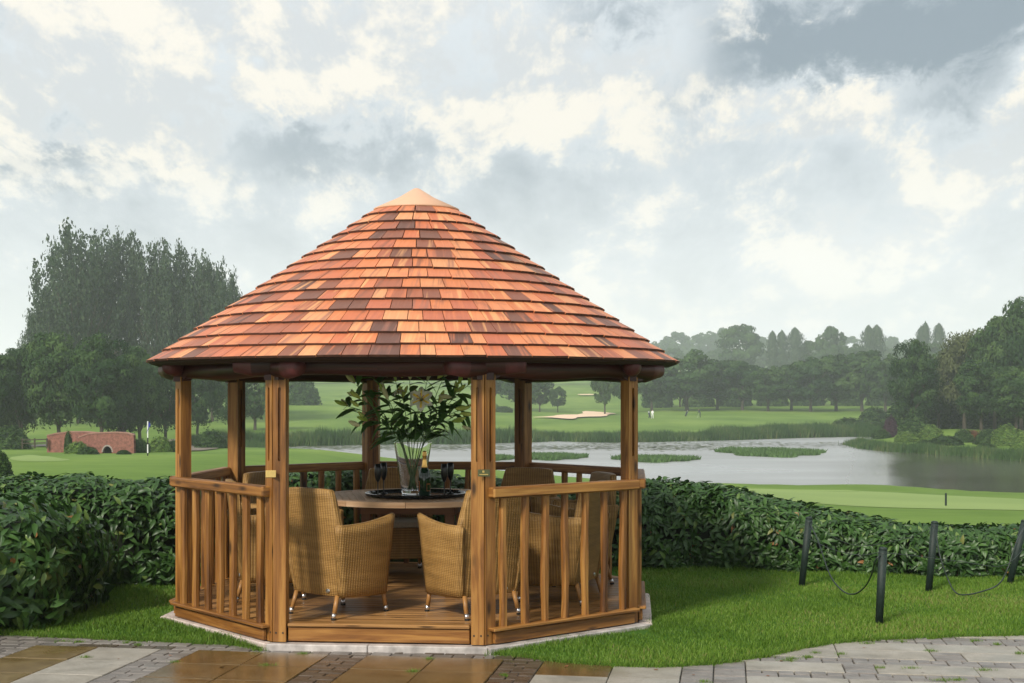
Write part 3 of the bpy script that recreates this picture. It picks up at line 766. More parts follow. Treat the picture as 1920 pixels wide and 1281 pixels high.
def slot_post(c, ax, nrm, w, d, z0, z1, slots):
    """square post with a rounded slot routed in its outer and inner face"""
    b = MB(); c = Vector(c); ch = .012
    def P(x, y, z): q = c+ax*x+nrm*y; return Vector((q.x, q.y, z))
    hw, hd = w/2, d/2
    def face_with_slot(s, sz0, sz1):
        rw = .011; n = 7; ring = []; outer = []
        for i in range(n): t = math.pi*i/(n-1); ring.append((math.cos(t)*rw, sz1-rw+math.sin(t)*rw)); outer.append((math.cos(t)*hw*1.0 if 0 < i < n-1 else math.copysign(hw, math.cos(t)), z1))
        for i in range(n): t = math.pi+math.pi*i/(n-1); ring.append((math.cos(t)*rw, sz0+rw+math.sin(t)*rw)); outer.append((math.cos(t)*hw if 0 < i < n-1 else math.copysign(hw, math.cos(t)), z0))
        outer = [(x, z) for x, z in outer]; m_ = len(ring); y = s*hd
        ko = b.add([P(x, y, z) for x, z in outer]); kr = b.add([P(x, y, z) for x, z in ring]); ki = b.add([P(x, y-s*.018, z) for x, z in ring])
        for i in range(m_):
            j = (i+1) % m_
            for (ka, la), (kb, lb) in (((ko, outer), (kr, ring)), ((kr, ring), (ki, ring))):
                q = [ka+i, ka+j, kb+j, kb+i]; uv = [la[i], la[j], lb[j], lb[i]]
                if s > 0: q.reverse(); uv = uv[::-1]
                b.face(q, uv)
        q = [ki+i for i in range(m_)]; uv = list(ring)
        if s > 0: q.reverse(); uv = uv[::-1]
        b.face(q[::-1] if False else q, uv)
    face_with_slot(1, *slots); face_with_slot(-1, *slots)
    for s in (-1, 1):
        k = b.add([P(s*hw, -hd, z0), P(s*hw, hd, z0), P(s*hw, hd, z1), P(s*hw, -hd, z1)])
        b.face((k, k+1, k+2, k+3) if s > 0 else (k+3, k+2, k+1, k), [(hd*0+.3, z0), (.3+d, z0), (.3+d, z1), (.3, z1)])
    k = b.add([P(-hw, -hd, z1), P(hw, -hd, z1), P(hw, hd, z1), P(-hw, hd, z1)]); b.face((k, k+1, k+2, k+3))
    return b
POSTW = .088
sides = []
for k in range(8):
    a, c = gv(k), gv(k+1); ax = (c-a).normalized(); nrm = Vector((ax.y, -ax.x, 0))   # outwards
    sides.append((a, c, ax, nrm))
    for end, s in ((a, 1), (c, -1)):
        pc = end+ax*s*(POSTW/2+.006)-nrm*(POSTW/2)
        b = slot_post(pc, ax, nrm, POSTW, POSTW, 0, 1.86, (1.24, 1.75))
        gp(b.obj('post', M['gazebo'], bevel=0))
    # filler strip in the angle between the two posts
for k in range(8):
    p = gv(k); d = (p-GC).normalized(); b = MB()
    b.box(p-d*.052+Vector((0, 0, .93)), (.06, .06, 1.84), RZ(math.atan2(d.y, d.x))); gp(b.obj('post_core', M['gazebo']))
# brass plate and olive plate
a, c, ax, nrm = sides[7]
def plate(px0, px1, py0, py1, side, name, mat, d=.004, extra=None):
    a, c, ax, nrm = sides[side]
    def on(px, py, off):
        dr = Vector(((px-960)/F, 1, -(py-740)/F)); o = Vector((0, 0, CAMZ)); pl = a+nrm*off
        t = (pl-o).dot(nrm)/dr.dot(nrm); return o+dr*t
    P0 = [on(px0, py1, .001), on(px1, py1, .001), on(px1, py0, .001), on(px0, py0, .001)]
    b = MB(); b.hexa([p+nrm*0 for p in P0]+[p+nrm*d for p in P0]); o = gp(b.obj(name, M[mat])); return on
plate(499, 517.5, 882, 895, 7, 'brass_plate', 'brass')
on = plate(896, 918, 880.5, 893.5, 1, 'name_plate', 'sticker')
b = MB()
for (x0, x1, y0, y1) in ((904.5, 908, 882.5, 886.5), (899, 915, 889, 890.6)):
    P0 = [on(x0, y1, .0052), on(x1, y1, .0052), on(x1, y0, .0052), on(x0, y0, .0052)]; b.hexa(P0+[p+sides[1][3]*.001 for p in P0])
gp(b.obj('name_plate_mark', M['brass']))

for k in (7, 0, 1):
    a, c, ax, nrm = sides[k]
    for end, s_ in ((a, 1), (c, -1)):
        if (k, s_) in ((7, 1), (1, -1)): continue
        for off in (-.024, .024):
            q = end+ax*(s_*(POSTW/2+.006)+off)+Vector((0, 0, .062)); b = MB(); b.tube([q-nrm*.004, q+nrm*.0025], .0065, 8); gp(b.obj('bolt_head', M['rubber']))
def plank(p0, p1, w, h, name, mat, nrm, bevel=.005, wav=0., seg=1, **kw):
    """board from p0 to p1 (centre line), w across along nrm, h tall"""
    b = MB(); up = Vector((0, 0, 1)); pts = [p0.lerp(p1, i/seg) for i in range(seg+1)]
    for i in range(seg): 
        q0, q1 = pts[i], pts[i+1]
        P = [q0-nrm*w/2-up*h/2, q1-nrm*w/2-up*h/2, q1+nrm*w/2-up*h/2, q0+nrm*w/2-up*h/2]; b.hexa(P+[p+up*h for p in P])
    return gp(b.obj(name, M[mat], bevel=bevel))
for k in range(8):
    a, c, ax, nrm = sides[k]
    i0, i1 = a+ax*.014, c-ax*.014
    if k == 0:   # the open front: step board between the posts
        plank(a+ax*.105-nrm*.035+Vector((0, 0, .052)), c-ax*.105-nrm*.035+Vector((0, 0, .052)), .03, .100, 'step_board', 'gazebo', nrm)
        plank(a+ax*.105-nrm*.045+Vector((0, 0, .1165)), c-ax*.105-nrm*.045+Vector((0, 0, .1165)), .085, .024, 'step_nosing', 'deck', nrm)
        continue
    plank(i0+ax*.05+nrm*.02+Vector((0, 0, .043)), i1-ax*.05+nrm*.02+Vector((0, 0, .043)), .03, .078, 'skirting_board', 'gazebo', nrm)
    plank(i0+ax*.02+nrm*.012+Vector((0, 0, .102)), i1-ax*.02+nrm*.012+Vector((0, 0, .102)), .10, .022, 'bottom_rail', 'gazebo', nrm)
    plank(i0+ax*.02+nrm*.016+Vector((0, 0, 1.032)), i1-ax*.02+nrm*.016+Vector((0, 0, 1.032)), .088, .074, 'handrail', 'gazebo', nrm, bevel=.010)
    nb = 7; L_ = (c-a).length; m0 = .16
    for j in range(nb):
        t = m0+(L_-2*m0)*(j/(nb-1))+random.uniform(-.006, .006); q = a+ax*t+nrm*.004
        b = MB(); segs = 7; zz = [.113+(.995-.113)*i/segs for i in range(segs+1)]; w0 = .027
        ph = random.uniform(0, 6); wa = [w0+.0035*math.sin(ph+i*1.3)+random.uniform(-.002, .002) for i in range(segs+1)]
        sh = [.004*math.sin(ph*2+i*.8) for i in range(segs+1)]
        ks = []
        for i in range(segs+1):
            cc = q+ax*sh[i]
            ks.append(b.add([Vector((*(cc+ax*(sx*wa[i])+nrm*(sy*.024))[:2], zz[i])) for sx, sy in ((-.55, -1), (.55, -1), (1, -.5), (1, .5), (.55, 1), (-.55, 1), (-1, .5), (-1, -.5))]))
        un = [0, .03, .045, .065, .08, .11, .125, .145, .16]
        for i in range(segs):
            for s_ in range(8):
                s2 = (s_+1) % 8
                b.face((ks[i]+s_, ks[i]+s2, ks[i+1]+s2, ks[i+1]+s_), [(un[s_], zz[i]), (un[s_+1], zz[i]), (un[s_+1], zz[i+1]), (un[s_], zz[i+1])])
        gp(b.obj('baluster', M['gazebo']))
# ring of round logs on the posts, crossing at the corners
for k in range(8):
    a, c, ax, nrm = sides[k]; z = 1.885 if k % 2 else 1.902; e = .29
    p0, p1 = a-ax*e-nrm*.045, c+ax*e-nrm*.045; n = 15; pts, rad = [], []
    for i in range(n):
        t = i/(n-1); q = p0.lerp(p1, t); pts.append(Vector((q.x, q.y, z+.006*math.sin(t*9+k)))); rr = .072+.006*math.sin(t*13+k*2)+.012*(abs(t-.5)*2)**6
        rad.append(rr)
    rad[0] *= .62; rad[-1] *= .62; pts[0] += ax*.012; pts[-1] -= ax*.012
    b = MB(); b.tube(pts, rad, 14); b.mi = [1 if (i < 14 or i >= 13*14) else 0 for i in range(len(b.mi))]; gp(b.obj('log_beam', [M['log'], M['log_end']], smooth=True))
    # notched bearer under each log at both posts
    for end, s in ((a, 1), (c, -1)):
        q0 = end-ax*s*.06-nrm*.045; q1 = end+ax*s*.20-nrm*.045
        b = MB(); P = []
        prof = [(0, 1.80), (.55, 1.80), (.85, 1.835), (1, 1.87), (1, 1.90), (0, 1.90)]
        lo, hi = [], []
        for t, z_ in prof:
            q = q0.lerp(q1, t); lo.append((q-nrm*.035).to_2d().to_3d()+Vector((0, 0, z_))); hi.append((q+nrm*.035).to_2d().to_3d()+Vector((0, 0, z_)))
        kk = b.add(lo+hi); m_ = len(prof)
        b.face([kk+i for i in range(m_)]); b.face([kk+m_+i for i in range(m_)][::-1])
        for i in range(m_): j = (i+1) % m_; b.face((kk+j, kk+i, kk+m_+i, kk+m_+j))
        gp(b.obj('log_bracket', M['log']))

# ------------------------------------------------------------------ roof
RC = GC+Vector((-.012, -.02, 0)); RO, ZO, RI, ZI = 2.10, 1.950, .30, 3.205
SL = math.atan2(ZI-ZO, RO-RI); NC = 15
roof = link('roof', None); roof = gp(roof)
core = MB(); core.lathe([(.02, ZI+.12), (RI-.02, ZI-.03), (RO-.05, ZO-.012)], (RC.x, RC.y, 0), 64); core.obj('roof_felt', M['shingle_core'], roof)
cz = lambda r: ZO-.026+(RO-.055-r)*(ZI-.10-ZO+.026)/(RO-.055-RI)
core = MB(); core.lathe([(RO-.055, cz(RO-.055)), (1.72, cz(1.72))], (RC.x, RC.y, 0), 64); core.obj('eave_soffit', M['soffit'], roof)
core = MB(); core.lathe([(1.719, cz(1.719)), (RI, cz(RI)), (.02, ZI-.02)], (RC.x, RC.y, 0), 64)
o = core.obj('ceiling_boarding', M['ceiling'], roof)
def rp(o): o.parent = roof; return o
ds = (RO-RI)/math.cos(SL)/NC
sh = []
rs = random.Random(5)
for j in range(NC):
    s0 = j*ds; r0 = RO-s0*math.cos(SL); th = rs.uniform(0, 1); end = th+2*math.pi
    ws = []; tot = 0; full = 2*math.pi*r0
    while tot < full:
        w = rs.choice((.10, .125, .145, .155, .165, .175, .185, .20))*(.82 if j > 9 else 1)*rs.uniform(.93, 1.07)
        ws.append(w); tot += w
    for w in ws:
        w *= full/tot; dth = w/r0; sh.append((j, s0, r0, th+dth/2, w)); th += dth
def shingle(b, j, s0, r0, t, w):
    e = Vector((math.cos(t), math.sin(t), 0)); tn = Vector((-e.y, e.x, 0)); up = (-e*math.cos(SL)+Vector((0, 0, 1))*math.sin(SL)); nn = e*math.sin(SL)+Vector((0, 0, 1))*math.cos(SL)
    jit = rs.uniform(-.004, .004); O_ = RC+Vector((0, 0, ZO))+e*RO
    L_ = ds*1.42; gap = .0022
    rt = r0-L_*math.cos(SL); wt = max(.02, w*max(rt, .05)/r0)
    a0 = O_+up*(s0+jit-.01); a1 = O_+up*(s0+L_)
    tilt = rs.uniform(-.0012, .0012)
    lo = .004; th = .011
    P = [a0-tn*(w/2-gap)+nn*lo, a0+tn*(w/2-gap)+nn*lo, a1+tn*(wt/2-gap)+nn*(-.012), a1-tn*(wt/2-gap)+nn*(-.012)]
    Q = [a0-tn*(w/2-gap)+nn*(lo+th+.006+tilt), a0+tn*(w/2-gap)+nn*(lo+th+.006-tilt), a1+tn*(wt/2-gap)+nn*(-.006), a1-tn*(wt/2-gap)+nn*(-.006)]
    r = rs.random(); k = b.add(P+Q); ou, ov = rs.uniform(0, 50), rs.uniform(0, 50); PQ = P+Q
    for q in ((3, 2, 1, 0), (4, 5, 6, 7), (0, 1, 5, 4), (1, 2, 6, 5), (2, 3, 7, 6), (3, 0, 4, 7)):
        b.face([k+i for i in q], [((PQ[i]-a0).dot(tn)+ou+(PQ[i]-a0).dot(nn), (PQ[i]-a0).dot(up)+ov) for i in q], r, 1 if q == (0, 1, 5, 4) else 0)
def vis(q):
    j, s0, r0, t, w = q; e = Vector((math.cos(t), math.sin(t), 0)); nn = e*math.sin(SL)+Vector((0, 0, 1))*math.cos(SL)
    p = RC+e*r0+Vector((0, 0, ZO+s0*math.sin(SL))); vw = (Vector((0, 0, CAMZ))-p); return w*max(0, vw.normalized().dot(nn))/vw.length
order = sorted(range(len(sh)), key=lambda i: -vis(sh[i])); top300 = set(order[:300]); rest = MB()
for i, q in enumerate(sh):
    if i in top300:
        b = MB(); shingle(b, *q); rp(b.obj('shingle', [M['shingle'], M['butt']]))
    else: shingle(rest, *q)
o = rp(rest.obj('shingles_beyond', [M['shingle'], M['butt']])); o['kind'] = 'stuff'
# eave edge board ring
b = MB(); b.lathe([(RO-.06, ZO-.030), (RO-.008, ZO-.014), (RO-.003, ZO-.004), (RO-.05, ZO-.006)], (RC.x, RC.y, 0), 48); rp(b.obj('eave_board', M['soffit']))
b = MB(); b.lathe([(RI+.045, ZI-.020), (RI+.047, ZI-.006), (RI*.5, ZI+.085), (.03, ZI+.160), (.015, ZI+.166), (.0, ZI+.168)], (RC.x, RC.y, 0), 48); rp(b.obj('roof_cap', M['copper'], smooth=True))

# ------------------------------------------------------------------ table
TC = Vector((-.79, 11.13, DECK)); TR, TZ = .80, .775
table = thing('round_table', 'round teak garden table with slatted top standing inside the gazebo', 'table', tuple(TC))
ta = R(-80)     # the slats run away from the camera
sd = Vector((math.cos(ta), math.sin(ta), 0)); sn = Vector((-sd.y, sd.x, 0)); rin = TR-.085
q = -rin+.003
while q < rin-.01:
    q1 = min(q+.054, rin-.002); P = []
    for qq, s in ((q, -1), (q1, -1), (q1, 1), (q, 1)):
        h = math.sqrt(max(0, rin*rin-qq*qq)); P.append(sd*(s*max(h, .02))+sn*qq)
    b = MB(); b.hexa([p+Vector((0, 0, TZ-.022)) for p in P]+[p+Vector((0, 0, TZ-.002)) for p in P]); b.obj('table_slat', M['teak'], table, bevel=.002); q += .058
NS = 10
for i in range(NS):
    a0, a1 = 2*math.pi*i/NS+.3, 2*math.pi*(i+1)/NS+.3-.004; b = MB(); m_ = 6
    for j in range(m_):
        t0, t1 = a0+(a1-a0)*j/m_, a0+(a1-a0)*(j+1)/m_
        P = [Vector((math.cos(t)*r_, math.sin(t)*r_, 0)) for t, r_ in ((t0, rin+.002), (t0, TR), (t1, TR), (t1, rin+.002))]
        k = b.add([p+Vector((0, 0, TZ-.042)) for p in P]+[p+Vector((0, 0, TZ)) for p in P])
        for qd, uv in (((k+4, k+5, k+6, k+7), 0), ((k+3, k+2, k+1, k), 0), ((k+1, k+2, k+6, k+5), 1), ((k, k+4, k+7, k+3), 1)):
            b.face(qd, [((Vector(b.v[x]).length if not uv else b.v[x][2]), (t0 if x in (k, k+1, k+4, k+5) else t1)*TR) for x in qd])
        if j in (0, m_-1):
            b.face((k, k+1, k+5, k+4) if j == 0 else (k+2, k+3, k+7, k+6))
    b.obj('table_edge', M['teak'], table)
for i in range(4):
    a0 = R(45+90*i-PHI); p = Vector((math.cos(a0)*.47, math.sin(a0)*.47, (TZ-.04)/2)); b = MB(); b.box(p, (.07, .07, TZ-.04), RZ(R(-PHI))); b.obj('table_leg', M['teakleg'], table, bevel=.004)
    p0, p1 = Vector((math.cos(a0)*.52, math.sin(a0)*.52, TZ-.085)), Vector((math.cos(a0+R(90))*.52, math.sin(a0+R(90))*.52, TZ-.085))
    b = MB(); d = p1-p0; b.box((p0+p1)/2, (d.length, .022, .08), RZ(math.atan2(d.y, d.x))); b.obj('table_apron', M['teakleg'], table)

# ------------------------------------------------------------------ chairs
def chair_meshes():
    D = {}
    # backrest: leaning panel with a rounded top
    b = MB(); nz, nx = 12, 8; th = .045
    def back(u, t):            # u -1..1, t 0..1
        z = .155+t*(.925-.155); hw = .235+.055*min(1, t*1.5)-.062*max(0, t-.66)/.34
        y = -.215-.10*t+.02*(1-u*u)*-1; 
        if t > .97: z -= .010*u**6
        return Vector((u*hw, y, z))
    g = {}
    for s in (0, 1):
        for i in range(nz+1):
            for j in range(nx+1):
                p = back(-1+2*j/nx, i/nz)+Vector((0, th*s-(.012 if s == 0 else 0), 0)); g[s, i, j] = b.add([p])
    def uvp(k): p = b.v[k]; return (p[0], p[2])
    for i in range(nz):
        for j in range(nx):
            for s in (0, 1):
                q = [g[s, i, j], g[s, i, j+1], g[s, i+1, j+1], g[s, i+1, j]]
                if s: q.reverse()
                b.face(q, [uvp(k) for k in q])
    for i in range(nz):
        for j, fl in ((0, 1), (nx, 0)):
            q = [g[0, i, j], g[0, i+1, j], g[1, i+1, j], g[1, i, j]]
            if not fl: q.reverse()
            b.face(q, [(b.v[k][1], b.v[k][2]) for k in q])
    for j in range(nx):
        q = [g[0, nz, j], g[0, nz, j+1], g[1, nz, j+1], g[1, nz, j]]; b.face(q, [(b.v[k][0], b.v[k][1]) for k in q])
        q = [g[1, 0, j], g[1, 0, j+1], g[0, 0, j+1], g[0, 0, j]]; b.face(q, [(b.v[k][0], b.v[k][1]) for k in q])
    D['backrest'] = b.mesh('backrest', M['wicker'], smooth=True, bevel=.008)
    # arm panel (right); mirrored for the left
    for nm, s_ in (('arm_r', 1), ('arm_l', -1)):
        b = MB(); ny, nz = 10, 8; g = {}
        for side in (0, 1):
            for i in range(ny+1):
                ty = i/ny
                for j in range(nz+1):
                    tz = j/nz; ztop = .672+.055*ty**1.5-.012*math.sin(ty*3.1)
                    zb = .150-.02*ty; z = zb+(ztop-zb)*tz
                    y0 = -.235-.085*tz; y1 = .235+.035*tz**1.3; y = y0+(y1-y0)*ty
                    x = .255+.055*tz+.018*math.sin(math.pi*ty)-.01*ty; x -= side*.048
                    g[side, i, j] = b.add([(s_*x, y, z)])
        for i in range(ny):
            for j in range(nz):
                for side in (0, 1):
                    q = [g[side, i, j], g[side, i+1, j], g[side, i+1, j+1], g[side, i, j+1]]
                    if (side == 1) == (s_ > 0): q.reverse()
                    b.face(q, [(b.v[k][1], b.v[k][2]) for k in q])
        for i in range(ny):
            for j in (0, nz):
                q = [g[0, i, j], g[1, i, j], g[1, i+1, j], g[0, i+1, j]]
                if (j == nz) == (s_ > 0): q.reverse()
                b.face(q, [(b.v[k][1]*0+b.v[k][0], b.v[k][1]) for k in q])
        for j in range(nz):
            for i in (0, ny):
                q = [g[0, i, j], g[0, i, j+1], g[1, i, j+1], g[1, i, j]]
                if (i == 0) == (s_ > 0): q.reverse()
                b.face(q, [(b.v[k][0], b.v[k][2]) for k in q])
        me = b.mesh('arm', M['wicker'], smooth=True)
        bm = bmesh.new(); bm.from_mesh(me); bmesh.ops.recalc_face_normals(bm, faces=bm.faces)
        bmesh.ops.bevel(bm, geom=[e for e in bm.edges if e.is_manifold and e.calc_face_angle(0) > .9], offset=.012, segments=2, affect='EDGES'); bm.to_mesh(me); bm.free()
        D[nm] = me
    b = MB(); b.box((0, .0, .40), (.48, .46, .04)); b.box((0, .215, .27), (.46, .03, .25)); D['seat'] = b.mesh('seat', M['wicker'], bevel=.006)
    b = MB(); b.box((0, -.0, .445), (.45, .45, .055)); D['seat_cushion'] = b.mesh('seat_cushion', M['cushion'], bevel=.014)
    return D
CD = chair_meshes()
LEGS = [(-.215, -.235, -.012, -.05), (.215, -.235, .012, -.05), (-.215, .215, -.015, .02), (.215, .215, .015, .02)]
def leg_meshes():
    out = []
    for x, y, dx, dy in LEGS:
        b = MB(); b.tube([(x, y, .165), (x+dx*.8, y+dy*.8, .035)], [.017, .0155], 10)
        f = MB(); f.tube([(x+dx*.78, y+dy*.78, .045), (x+dx*.97, y+dy*.97, .012)], [.0175, .0175], 10)
        g = MB(); g.tube([(x+dx*.96, y+dy*.96, .0125), (x+dx, y+dy, 0)], [.0182, .0175], 10)
        out.append((b.mesh('leg', M['cane_leg'], True), f.mesh('leg_cap', M['steel'], True), g.mesh('rubber_foot', M['rubber'])))
    return out
LM = leg_meshes()
bd = MB(); bd.lathe([(0, 0), (.018, 0), (.015, .004), (0, .005)], (0, 0, 0), 14); BADGE = bd.mesh('maker_badge', M['steel'])
def make_chair(label):
    t = thing('wicker_armchair', label, 'chair', group='wicker armchairs round the table')
    for nm in ('backrest', 'seat', 'seat_cushion'): link(nm, CD[nm], t)
    link('arm', CD['arm_r'], t); link('arm', CD['arm_l'], t)
    for a, b_, c in LM:
        l = link('leg', a, t); link('leg_cap', b_, l); link('rubber_foot', c, l)
    o = link('maker_badge', BADGE, t, (.13, -.250, .195), (R(90), 0, 0)); o.scale = (1.2, .85, 1)
    return t
chairs = [ # x, y, facing (degrees, 0 = towards +Y, clockwise), label
 (-1.25, 10.02, 40, 'largest cane armchair, between the front posts on the left, its arm turned right'),
 (-.30, 10.00, -36, 'woven cane armchair half hidden by the right front post, its arm facing left'),
 (.36, 10.62, -66, 'woven cane armchair behind the right balusters nearest the right corner post'),
 (.50, 11.62, -108, 'woven cane armchair at the right rear, rounded back top above the right handrail'),
 (.02, 12.20, -153, 'woven cane armchair at the back right, broad backrest beside the right front post'),
 (-1.02, 12.25, 170, 'woven cane armchair at the back, backrest behind the black wine glasses on the left'),
 (-1.90, 11.72, 120, 'woven cane armchair at the rear left, back seen between the left posts'),
 (-1.90, 10.78, 74, 'woven cane armchair behind the left balusters beside the left railing'),
]
c0 = make_chair(chairs[0][3]); c0.location = (chairs[0][0], chairs[0][1], DECK); c0.rotation_euler = (0, 0, -R(chairs[0][2]))
for x, y, a, lab in chairs[1:]: dup(c0, lab, (x, y, DECK), -R(a))

# ------------------------------------------------------------------ things on the table
TT = DECK+TZ
TYc = Vector((-.77, 11.02, TT))
tray = thing('serving_tray', 'round black lacquered tray with raised rim on the table', 'tray', tuple(TYc))
b = MB(); b.lathe([(0, 0), (.30, 0), (.405, .012), (.41, .030), (.402, .032), (.395, .018), (.30, .014), (0, .014)], (0, 0, 0), 64); b.obj('tray_dish', M['lacquer'], tray, smooth=False)
TRZ = TT+.0145
def flute(px, py, label, Y):
    p = W(px, 0, Y); b = MB(); x, y = p.x, p.y
    t = thing('champagne_flute', label, 'wine glass', (x, y, TRZ), 0, 'black champagne flutes on the tray')
    b.lathe([(.0, 0), (.034, 0), (.033, .003), (.006, .010), (.0042, .03), (.0042, .105)], (0, 0, 0), 20); b.obj('flute_stem', M['blackglass'], t, smooth=True)
    b = MB(); b.lathe([(.0042, .105), (.012, .115), (.022, .14), (.0275, .175), (.0275, .21), (.023, .25), (.0215, .25), (.026, .21), (.026, .175), (.02, .14), (.004, .12)], (0, 0, 0), 20); b.obj('flute_bowl', M['blackglass'], t, smooth=True)
flute(708.5, 0, 'black champagne flute at the left end of the tray, standing in front', 10.87)
flute(719.5, 0, 'black champagne flute at the left end of the tray, the one nearer the vase', 11.08)
flute(833, 0, 'black champagne flute right of the bottle, the nearer one', 10.87)
flute(844.5, 0, 'black champagne flute at the right end of the tray, taller looking', 11.08)
# bottle
bp = W(796, 0, 10.74)
bt = thing('champagne_bottle', 'dark green champagne bottle with gold foil neck on the tray', 'bottle', (bp.x, bp.y, TRZ-.001))
b = MB(); b.lathe([(0, .0), (.043, 0), (.047, .008), (.047, .155), (.044, .18), (.034, .21), (.022, .235), (.018, .25)], (0, 0, 0), 32); b.obj('bottle_body', M['bottle'], bt, smooth=True)
b = MB(); b.lathe([(.0262, .228), (.0222, .24), (.0192, .255), (.0165, .285), (.0150, .315), (.0178, .318), (.0178, .332), (.0155, .336), (.0165, .350), (.012, .360), (0, .362)], (0, 0, 0), 32); b.obj('foil', M['foil'], bt, smooth=True)
def ring_label(a0, a1, z0, z1, rr, name, mat):
    b = MB(); n = 8
    for i in range(n):
        t0, t1 = a0+(a1-a0)*i/n, a0+(a1-a0)*(i+1)/n; k = b.add([(math.cos(t)*r_, math.sin(t)*r_, z) for r_ in (rr-.002, rr) for t, z in ((t0, z0), (t1, z0), (t1, z1), (t0, z1))])
        for q in ((4, 5, 6, 7), (3, 2, 1, 0), (0, 1, 5, 4), (2, 3, 7, 6), (1, 2, 6, 5), (3, 0, 4, 7)): b.face([k+x for x in q])
    b.obj(name, mat, bt)
ring_label(R(-66), R(-22), .048, .105, .0484, 'label', M['label']); ring_label(R(-63), R(-25), .052, .101, .0490, 'label_panel', M['bottle'])
ring_label(R(-185), R(-142), .045, .125, .0484, 'label', M['label']); ring_label(R(-180), R(-150), .05, .12, .0490, 'label_panel', M['bottle'])
# vase
vp = W(774, 0, 11.05)
vase = thing('glass_vase', 'tall flared clear glass vase holding the lilies on the tray', 'vase', (vp.x, vp.y, TRZ))
VH = .415
b = MB(); b.lathe([(0, 0), (.083, 0), (.086, .003), (.088, .006), (.0885, .012), (.1519, VH-.003), (.1522, VH-.001), (.1515, VH), (.1495, VH), (.1485, VH-.001), (.148, VH-.004), (.0855, .040), (.0845, .032), (.082, .029), (.07, .028), (0, .028)], (0, 0, 0), 48); b.obj('vase_body', M['glass'], vase, smooth=True)
for p in vase.children[0].data.polygons: p.use_smooth = abs(p.normal.z) < .8
# bouquet
bq = thing('lily_bouquet', 'large bunch of white lilies with dark leaves and yellow green buds in the vase', 'flowers', (vp.x, vp.y, TRZ+.03))
def leaf_mesh(name, L_, w, mat, bend=.25, fold=.18, n=6, r=.5):
    b = MB(); ks = []
    for i in range(n+1):
        t = i/n; ww = w/2*math.sin(math.pi*min(1, t**.8*.97+.03))**.8 if 0 < t < 1 else .0008
        z = -bend*L_*t*t; y = L_*t*(1-.12*bend*t)
        ks.append(b.add([(-ww, y, z+fold*ww), (0, y, z), (ww, y, z+fold*ww)]))
    for i in range(n):
        for j in (0, 1): b.face((ks[i]+j, ks[i]+j+1, ks[i+1]+j+1, ks[i+1]+j), None, r)
    return b.mesh(name, mat, smooth=True)
LL = [leaf_mesh('leaf', .235, .062, M['lily_leaf'], bd_, .25, 6, rr) for bd_, rr in ((.1, .2), (.3, .6), (.5, .4), (.25, .9), (.4, .1))]
def bud_mesh(r):
    b = MB(); b.lathe([(.0015, 0), (.009, .012), (.0155, .045), (.014, .07), (.008, .092), (.002, .10)], (0, 0, 0), 8); b.r = [r]*len(b.f)
    return b.mesh('bud', M['bud'], smooth=True)
BM = [bud_mesh(.1), bud_mesh(.45), bud_mesh(.95)]
def bp_(o): o.parent = bq; o.matrix_parent_inverse = Matrix.Translation(-bq.location); return o
ro = random.Random(21)
def orient(o, p, d, roll=0.):
    z = Vector((0, 0, 1)); y = d.normalized(); x = y.cross(z)
    if x.length < .05: x = Vector((1, 0, 0))
    x.normalize(); zz = x.cross(y); m3 = Matrix((x, y, zz)).transposed()@Matrix.Rotation(roll, 3, 'Y')
    o.matrix_basis = Matrix.Translation(p)@m3.to_4x4(); return o
stems = [(652, 762, .05), (668, 722, -.08), (700, 706, .10), (722, 738, -.10), (742, 716, .08), (768, 706, -.02), (786, 752, -.14), (800, 716, .12), (832, 708, .0), (853, 738, -.05), (868, 768, .06), (846, 790, -.10), (690, 790, -.12), (668, 745, .12), (878, 722, .10), (756, 745, -.13), (820, 760, -.12)]
for si, (px, py, dy) in enumerate(stems):
    tip = W(px, py, vp.y+dy); side = 1 if px < 774 else -1
    foot = Vector((vp.x+side*ro.uniform(.0, .055), vp.y+ro.uniform(-.04, .04), TRZ+.035)); neck = Vector((vp.x-side*.085*min(1, abs(px-774)/60), vp.y+dy*.5, TRZ+VH-.01))
    pts = []
    for i in range(12):
        t = i/11
        if t < .5: q = foot.lerp(neck, t*2)
        else:
            u = (t-.5)*2; q = neck.lerp(tip, u)+Vector((0, 0, .06*math.sin(u*math.pi)*min(1, abs(px-774)/60)))
        pts.append(q)
    b = MB(); b.tube(pts, [.0042-.0016*i/11 for i in range(12)], 6); bp_(b.obj('stem', M['lily_stem'], smooth=True))
    nl = 10
    for j in range(nl):
        u = .52+.46*(j/(nl-1)); x = u*11; i = min(10, int(x)); p = pts[i].lerp(pts[i+1], x-i)
        dd = (pts[i+1]-pts[i]).normalized(); a = j*2.4+ro.uniform(-.5, .5); o1 = dd.orthogonal().normalized(); o2 = dd.cross(o1)
        d = (o1*math.cos(a)+o2*math.sin(a))*ro.uniform(.7, 1.1)+dd*ro.uniform(.3, .8)+Vector((0, 0, ro.uniform(-.2, .2)))
        if p.z < TRZ+VH+.03: d.z = abs(d.z)+.3
        o = link('leaf', ro.choice(LL)); orient(o, p, d, ro.uniform(-.5, .5)); s = ro.uniform(.65, 1.05); o.scale = (s, s, s); bp_(o)
    for j in range(2 if si % 3 else 3):
        d = (pts[-1]-pts[-3]).normalized()+Vector((ro.uniform(-.7, .7), ro.uniform(-.5, .5), ro.uniform(-.1, .7))); p = pts[-1]+d*.0
        o = link('bud', ro.choice(BM)); d.normalize(); o.matrix_basis = Matrix.Translation(pts[-1]-d*.005+d*ro.uniform(0, .03))@d.to_track_quat('Z', 'Y').to_matrix().to_4x4(); s = ro.uniform(.75, 1.15); o.scale = (s, s, s); bp_(o)
